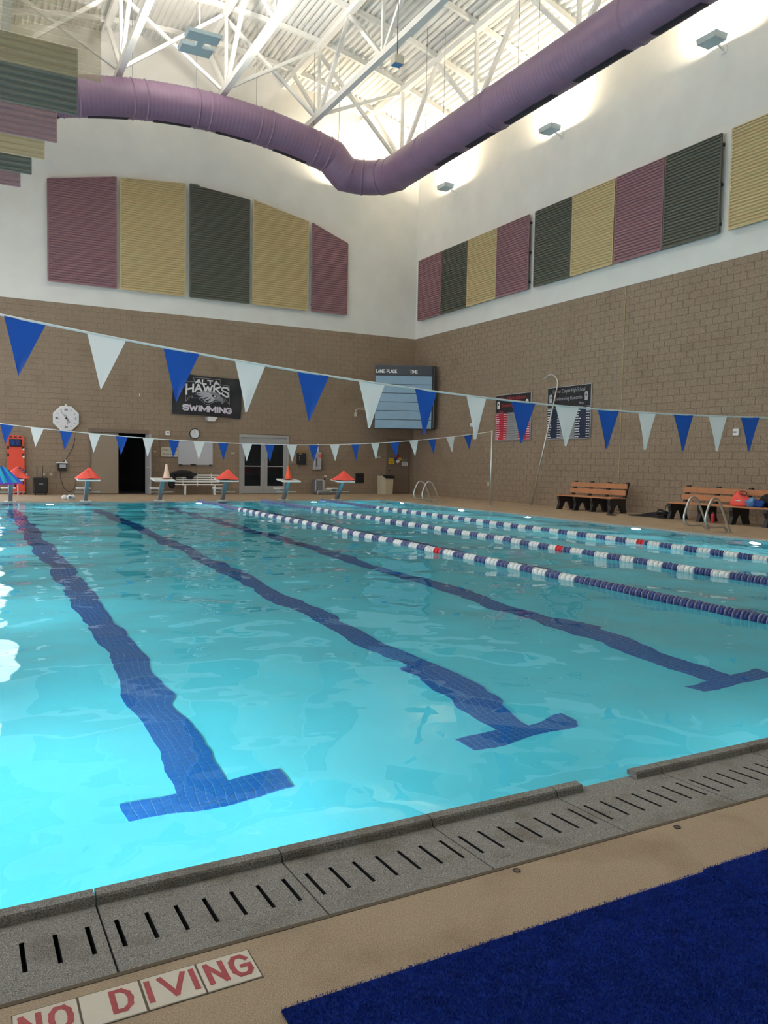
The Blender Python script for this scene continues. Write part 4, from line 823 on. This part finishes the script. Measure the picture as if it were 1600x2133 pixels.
# white bench and jacket
t_ = thing('white_slatted_bench', 'white slatted bench against the far wall left of the glass doors', 'bench', (7.18, YB-.85, 0))
for k in range(4): MB().cbox((.0, .42+.02*k, .46+k*.085), (1.72, .46+.02*k, .515+k*.085), .008).obj('back_slat', MT['white_pl'], t_)
for k in range(4): MB().cbox((-.05, -.04+k*.11, .37), (1.80, .05+k*.11, .405), .008).obj('seat_slat', MT['white_pl'], t_)
for x in (.27, 1.40):
    MB().bar((x, -.02, .0), (x+.02, .02, .37), .07, .05).obj('leg', MT['white_pl'], t_); MB().bar((x+.1, .42, .0), (x+.06, .36, .37), .07, .05).obj('leg', MT['white_pl'], t_)
for x in (.3, .86, 1.42): MB().bar((x, .44, .33), (x, .52, .79), .06, .03).obj('back_support', MT['white_pl'], t_)
def lump(name, m, parent, c, rx, ry, rz, seed, n=20, rough=.18, zmin=None):
    r_ = random.Random(seed); ph = [r_.uniform(0, 6) for _ in range(6)]; vs = []; m_ = 12
    for i in range(1, m_):
        th = PI*i/m_
        for j in range(n):
            a = 2*PI*j/n; k = 1+rough*(math.sin(2*a+ph[0])*math.sin(th*2+ph[1])+.6*math.sin(5*a+ph[2]+3*th)+.5*math.sin(3*th*2+ph[3]))
            z_ = c[2]+rz*math.cos(th)*k; z_ = max(z_, zmin) if zmin is not None else z_
            vs.append((c[0]+rx*math.sin(th)*math.cos(a)*k, c[1]+ry*math.sin(th)*math.sin(a)*k, z_))
    fs = [(i*n+j, i*n+(j+1) % n, (i+1)*n+(j+1) % n, (i+1)*n+j) for i in range(m_-2) for j in range(n)]+[tuple(range(n))[::-1], tuple(range((m_-2)*n, (m_-1)*n))]
    return autosmooth(MB().add(vs, fs).obj(name, m, parent), 70)
t_ = thing('black_jacket', 'black jacket thrown over the left end of the white bench', 'jacket', (7.35, YB-.42, .80))
lump('body', MT['clothes'], t_, (.12, -.02, 0), .46, .09, .12, 3); lump('sleeve', MT['clothes'], t_, (-.32, -.10, -.30), .15, .09, .28, 4); lump('hood', MT['clothes'], t_, (.38, -.03, -.08), .16, .09, .13, 5)
t_ = thing('water_dumbbells', 'white foam water dumbbells lying on the deck below the clock', 'dumbbells', (2.98, 26.7, 0)); 
for x, y, z, ax in ((-.12, 0, .08, 'y'), (.13, .02, .08, 'y'), (.02, -.16, .09, 'y')): MB().lathe([(.03, -.06), (.08, -.05), (.085, 0), (.08, .05), (.03, .06)], 18, (x, y, z), ax).obj('foam_disc', MT['white_pl'], t_, True)
MB().lathe([(.05, -.002), (.05, .002)], 14, (.02, -.222, .09), 'y').obj('blue_core', MT['pale_blue'], t_); MB().tube([(-.12, 0, .08), (.13, .02, .08)], .02, 8).obj('grip', MT['g_light'], t_)
# ================================================================== RIGHT WALL OBJECTS
def rthing(name, label, cat, y, z, off=.03): return thing(name, label, cat, (XR-off, y, z), RW)
def record_board(label, y0, y1, z0, z1, title, colc, textc, ink):
    t_ = rthing('record_board', label, 'record board', y0, z0, .05); w, h = y0-y1, z1-z0; t_['group'] = 'swimming record boards'
    MB().cbox((0, 0, 0), (w, .04, h), .006).obj('frame', MT['g_light'], t_); hs = h*.40; MB().box((.02, -.006, h-hs), (w-.02, 0, h-.02)).obj('header', MT['black'], t_)
    text(title, .17, textc, t_, w*.5, h-.17, width=w*.74, y=-.010); text('Swimming Records', .16, textc, t_, w*.5, h-.42, width=w*.62, y=-.010); text('Girls', .10, textc, t_, w*.17, h-.62, y=-.010); text('Boys', .10, textc, t_, w*.80, h-.60, y=-.010)
    for sx in (.085, .90):
        em = MB().prism([(w*sx-.07, h-.52), (w*sx+.07, h-.52), (w*sx+.08, h-.30), (w*sx+.05, h-.24), (w*sx-.05, h-.24), (w*sx-.08, h-.30)], -.010, -.006).obj('emblem', ink, t_)
        MB().lathe([(.035, -.002), (.035, .0)], 12, (w*sx, -.011, h-.35), 'y').obj('emblem_core', MT['dark'], em)
    cw = (w-.06)/3; rows = 12; rh = (h-hs-.04)/rows; r_ = random.Random(int(y0*10))
    for c in range(3):
        x0 = .02+c*(cw+.01); MB().box((x0, -.005, .02), (x0+cw, 0, h-hs-.015)).obj('column', [colc, MT['silver_print'], colc][c], t_); pr = MB(); ln = MB()
        for r in range(rows):
            zr = .03+r*rh
            ln.box((x0, -.008, zr+rh-.018), (x0+cw, -.005, zr+rh-.006) if c != 1 else (x0+cw, -.005, zr+rh-.010))
            if c == 1: pr.box((x0+cw*.25, -.009, zr+.02), (x0+cw*r_.uniform(.6, .8), -.007, zr+rh*.55)); continue
            a = x0+.02
            for q in range(2): b_ = a+r_.uniform(.05, .12); pr.box((a, -.009, zr+.015), (b_, -.006, zr+rh*.62)); a = b_+.015
            pr.box((x0+cw-.17, -.009, zr+.02), (x0+cw-.10, -.006, zr+rh*.58)); pr.box((x0+cw-.08, -.009, zr+.02), (x0+cw-.02, -.006, zr+rh*.58))
        ln.obj('row_rule', MT['black'], t_); pr.obj('printed_rows', MT['w_print'] if c != 1 else MT['g_print'], t_)
    return t_
record_board('black record board with red text and red columns, nearer the corner', 24.55, 22.47, 2.26, 3.95, 'Alta High School', MT['red_print'], MT['red_print'], MT['w_print'])
record_board('black record board with grey text and navy columns, right of the long hook', 21.57, 19.43, 2.26, 4.01, 'Corner Canyon High School', MT['navy_print'], MT['g_light'], MT['g_light'])
t_ = rthing('emergency_light', 'white rounded emergency light on right wall behind a white pennant', 'lamp', 25.9, 2.9, .16); MB().cbox((-.25, 0, -.08), (.3, .15, .08), .05).obj('housing', MT['white_pl'], t_); MB().lathe([(.05, -.03), (.06, 0)], 14, (.1, 0, 0), 'y').obj('lamp_head', MT['g_light'], t_, True)
t_ = rthing('outlet_plate', 'small pale outlet on right wall beside the pennant pole', 'outlet', 24.95, .62, .03); slab(t_, 'plate', MT['beige_light'], -.05, .05, -.08, .08, 0, .03); slab(t_, 'socket', MT['beige'], -.02, .02, -.05, .05, -.006, 0, .002)
t_ = rthing('thermostat', 'small white square thermostat on right wall at the right edge of the photo', 'thermostat', 14.0, 2.32, .05); slab(t_, 'housing', MT['white_pl'], -.09, .09, -.09, .09, 0, .05); slab(t_, 'display', MT['g_print'], -.06, .03, -.02, .02, -.006, 0, .002)
t_ = rthing('wall_conduit', 'thin pale vertical conduit running up the right wall behind the left bench', 'conduit', 18.13, 0, .02); MB().tube([(0, 0, .05), (0, 0, ZB)], .011, 6).obj('conduit_pipe', MT['gold'], t_); [slab(t_, 'clip', MT['beige'], -.03, .03, z, z+.03, -.005, .02, .003) for z in (1.2, 3.1, 5.0, 6.6)]
# shepherd's hook leaning on the wall
t_ = thing('rescue_hook', 'long steel rescue hook with a curved top leaning on the right wall between the boards', 'rescue pole', (0, 0, 0))
p0 = Vector((17.25, 21.6, .0)); p1 = Vector((17.72, 21.0, 3.95)); MB().tube([p0, p1], .028, 10).obj('shaft', MT['steel'], t_, True)
MB().tube(smooth([p1, p1+Vector((.0, -.02, .2)), p1+Vector((0, .06, .36)), p1+Vector((-.01, .22, .47)), p1+Vector((-.03, .42, .47)), p1+Vector((-.05, .56, .38)), p1+Vector((-.05, .72, .33))]), .022, 10).obj('hook', MT['steel'], t_, True)
# tan benches
def bench(y0, ln, label, group='tan and black benches along the right wall'):
    t_ = thing('tan_bench', label, 'bench', (17.10, y0, 0), RW, group); n = 4
    for k in range(2): MB().cbox((0, .055+.052*k, .52+k*.19), (ln, .095+.052*k, .67+k*.19), .008).obj('back_board', MT['tan'], t_)
    for k in range(3): MB().cbox((0, -.50+k*.205, .42), (ln, -.31+k*.205, .455), .008).obj('seat_board', MT['tan'], t_)
    for i in range(n):
        x = .09+(ln-.18)*i/(n-1); arch = [(.02+.11*math.cos(a)-.18, .0+.24*math.sin(a)) for a in np.linspace(0, PI, 9)]
        poly = [(-.52, 0), (-.36, 0), (-.31, .12), (-.25, .22), (-.17, .26), (-.09, .22), (-.03, .12), (.02, 0), (.18, 0), (.12, .15), (.12, .40), (.15, .45), (.26, .88), (.20, .90), (.08, .46), (.05, .42), (-.50, .42), (-.50, .34), (-.45, .2)]
        e = MB().prism(poly, x-.05, x+.05, 'yz').obj('end_frame', MT['ribbed_black'], t_); MB().cbox((x-.06, .19, .85), (x+.06, .28, .90), .02).obj('cap', MT['ribbed_black'], e)
    return t_
bench(19.55, 2.40, 'tan board bench with black arched legs, left one, nearer the corner'); bench(15.10, 3.05, 'tan board bench with black arched legs at the right edge, behind the ladder')
# things on and below the right bench
t_ = thing('coral_bag', 'coral red drawstring bag on the right bench', 'bag', (17.02, 13.05, .455), RW); vs = []
for rx, ry, z_, sh in ((.26, .15, 0, 0), (.29, .17, .03, 0), (.28, .165, .10, .01), (.235, .14, .19, .0), (.17, .10, .26, -.03), (.09, .055, .31, -.06), (.10, .06, .345, -.07), (.05, .03, .35, -.07)):
    for j in range(28): a = 2*PI*j/28; k_ = 1+.05*math.sin(5*a+z_*9)+.05*math.sin(9*a)*(z_*3); vs.append((rx*math.cos(a)*k_+sh, -.12+ry*math.sin(a)*k_, z_+.012*math.sin(3*a)*(z_ > 0)))
MB().add(vs, [(i*28+j, i*28+(j+1) % 28, (i+1)*28+(j+1) % 28, (i+1)*28+j) for i in range(7) for j in range(28)]+[tuple(range(28))[::-1], tuple(range(196, 224))]).obj('bag_body', MT['coral'], t_, True)
MB().tube(smooth([(-.07, -.14, .32), (.05, -.16, .37), (.20, -.18, .34), (.16, -.20, .27), (.0, -.18, .30), (-.07, -.15, .32)]), .010, 6).obj('drawstring', MT['black'], t_)
MB().box((-.03, -.292, .13), (.12, -.288, .15)).obj('print', MT['w_print'], t_)
t_ = thing('blue_cloth', 'bright blue crumpled cloth on the right bench beside the coral bag', 'cloth', (16.78, 12.66, .455), RW); lump('fold', MT['pale_blue'], t_, (0, .02, .10), .14, .11, .12, 14, rough=.16, zmin=0); lump('fold', MT['blue_flag'], t_, (.19, .0, .08), .17, .10, .10, 17, rough=.2, zmin=0)
t_ = thing('dark_jacket', 'black jacket heaped on the right end of the right bench', 'jacket', (17.05, 12.25, .455), RW); lump('body', MT['clothes'], t_, (.0, -.02, .16), .36, .17, .20, 21, rough=.12, zmin=0); lump('sleeve', MT['clothes'], t_, (.28, -.12, .08), .26, .13, .10, 23, rough=.15, zmin=0)
t_ = thing('drink_bottle', 'red drink bottle standing under the right bench', 'bottle', (16.62, 13.62, 0)); MB().lathe([(.036, 0), (.045, .015), (.045, .20), (.035, .235)], 20).obj('body', MT['red_print'], t_, True); MB().lathe([(.034, .235), (.034, .27), (.02, .275)], 16).obj('cap', MT['black'], t_, True)
t_ = thing('coiled_net_bag', 'black hose and net heap on the deck left of the right bench', 'hose heap', (16.75, 15.55, 0), RW)
MB().prism([(-.95, 0), (.30, 0), (.38, .10), (.15, .17), (-.15, .13), (-.5, .06), (-.95, .025)], -.12, .14).obj('net', MT['clothes'], t_); 
for k in range(5): MB().tube([(.28+.24*math.cos(a)*(1-.08*k)*.9, -.05+.18*math.sin(a), .07+.03*k+.05*math.sin(a+k)) for a in np.linspace(0, 2*PI, 18)], .014, 6).obj('hose_loop', MT['black'], t_)
MB().tube([(.28, 0, .1), (.24, .05, .3), (.30, .08, .42), (.40, .10, .45)], .012, 6).obj('strap_end', MT['black'], t_)
t_ = thing('hand_weight', 'small dark disc on the deck at the right of the left bench', 'disc', (16.1, 16.6, 0)); MB().lathe([(.10, 0), (.14, .01), (.14, .025), (.10, .035)], 22).obj('disc', MT['dark'], t_, True); MB().lathe([(.03, .035), (.03, .05)], 12).obj('knob', MT['black'], t_)
# pool ladders: two hairpin rails each
def ladder(y, label):
    t_ = thing('pool_ladder', label, 'pool ladder', (PX1, y, 0), RW, 'stainless ladder rails at the right pool edge')
    for x in (-.28, .28):
        P_ = [(x, v-PX1+(0), z) for v, z in [(14.58, -.01), (14.41, .25), (14.22, .60), (14.15, .69), (14.04, .735), (13.94, .70), (13.87, .60), (13.80, .43), (13.77, .29), (13.81, .19), (13.92, .13), (14.10, .12), (14.30, .12), (14.41, .08), (14.47, -.01)]]
        q = [Vector(p) for p in P_]; sm = []
        for i in range(len(q)-1):
            a, b_, c, d_ = q[max(i-1, 0)], q[i], q[i+1], q[min(i+2, len(q)-1)]
            for t in (0, .33, .66): sm.append(.5*((2*b_)+(c-a)*t+(2*a-5*b_+4*c-d_)*t*t+(3*b_-a-3*c+d_)*t**3))
        sm.append(q[-1]); MB().tube(sm, .024, 12).obj('rail', MT['steel'], t_, True)
        MB().lathe([(.05, .005), (.05, .012), (.028, .02)], 16, (x, .97, 0)).obj('escutcheon', MT['steel'], t_, True); MB().lathe([(.05, .005), (.05, .012), (.028, .02)], 16, (x, .87, 0)).obj('escutcheon', MT['steel'], t_, True)
    for z in (-.35, -.62): MB().cbox((-.27, -.10, z-.02), (.27, -.006, z), .006).obj('tread', MT['white_pl'], t_)
ladder(23.35, 'steel ladder rails at the far end of the right pool edge, small'); ladder(11.75, 'steel ladder rails at the right pool edge in front of the right bench, larger')
# ================================================================== DECK MARKER TILES AND MATS
t_ = thing('no_diving_marker', 'cream tiles set in the deck reading NO DIVING in dark red', 'floor marker', (0, 0, 0)); tx = [(.0925, .2385), (.2435, .3885), (.3945, .5365), (.5415, .6850)]; yr = (1.915, 2.042)
for a, b_ in tx: MB().cbox((a, yr[0], -.005), (b_, yr[1], .003), .0015).obj('marker_tile', MT['tile_white'], t_)
MB().box((.09, 1.912, -.002), (.688, 2.045, .0012)).obj('grout_bed', MT['seam'], t_)
for ch, a, b_ in (('N', .103, .156), ('O', .168, .226), ('D', .312, .368), ('I', .398, .415), ('V', .432, .506), ('I', .513, .530), ('N', .553, .607), ('G', .617, .676)):
    block_text(ch, b_-a if ch != 'I' else .017, .092, .0145, MT['letter_red'], t_, (a+b_)/2, 1.982, .0036, plane='xy', name='letter')
def pile_mat(x0, x1, y0, y1, label):
    t_ = thing('blue_mat', label, 'mat', (x0, y0, 0), group='dark blue vinyl loop mats'); w, h = x1-x0, y1-y0
    MB().cbox((0, 0, .001), (w, h, .010), .003).obj('backing', MT['mat_blue'], t_)
    xv, yv = (max(x0, .55)-x0, w), (max(y0, .35)-y0, h); n = int((xv[1]-xv[0])*(yv[1]-yv[0])*60000)
    px_, py_ = rng.uniform(xv[0]-.002, xv[1]+.002, n), rng.uniform(yv[0], yv[1]+.002, n); ang = rng.uniform(0, 2*PI, n); ln = rng.uniform(.002, .0065, n); hh = rng.uniform(.003, .0075, n); wd = .0006
    c, s_ = np.cos(ang), np.sin(ang); z0 = .009
    v = np.zeros((n, 4, 3)); v[:, 0] = np.stack([px_-s_*wd, py_+c*wd, np.full(n, z0)], -1); v[:, 1] = np.stack([px_+s_*wd, py_-c*wd, np.full(n, z0)], -1)
    v[:, 2] = np.stack([px_+c*ln*.5+s_*wd, py_+s_*ln*.5-c*wd, z0+hh], -1); v[:, 3] = np.stack([px_+c*ln*.5-s_*wd, py_+s_*ln*.5+c*wd, z0+hh], -1)
    v2 = v.copy(); 
    v2[:, 0] = v[:, 3]; v2[:, 1] = v[:, 2]; v2[:, 2] = np.stack([px_+c*ln+s_*wd, py_+s_*ln-c*wd, z0+hh*.4], -1); v2[:, 3] = np.stack([px_+c*ln-s_*wd, py_+s_*ln+c*wd, z0+hh*.4], -1)
    vv = np.concatenate([v, v2]).reshape(-1, 3); nf = len(vv)//4; me = bpy.data.meshes.new('vinyl_pile'); me.vertices.add(len(vv)); me.vertices.foreach_set('co', vv.ravel()); me.loops.add(nf*4); me.loops.foreach_set('vertex_index', np.arange(nf*4))
    me.polygons.add(nf); me.polygons.foreach_set('loop_start', np.arange(0, nf*4, 4)); me.update(calc_edges=True); me.materials.append(MT['pile']); o = link('vinyl_pile', me, t_); o['kind'] = 'stuff'
pile_mat(.68, 2.185, -.5, 1.765, 'dark blue loop mat filling the lower right corner'); pile_mat(2.192, 3.4, -.5, 1.775, 'second dark blue loop mat, beyond the seam at the right edge')
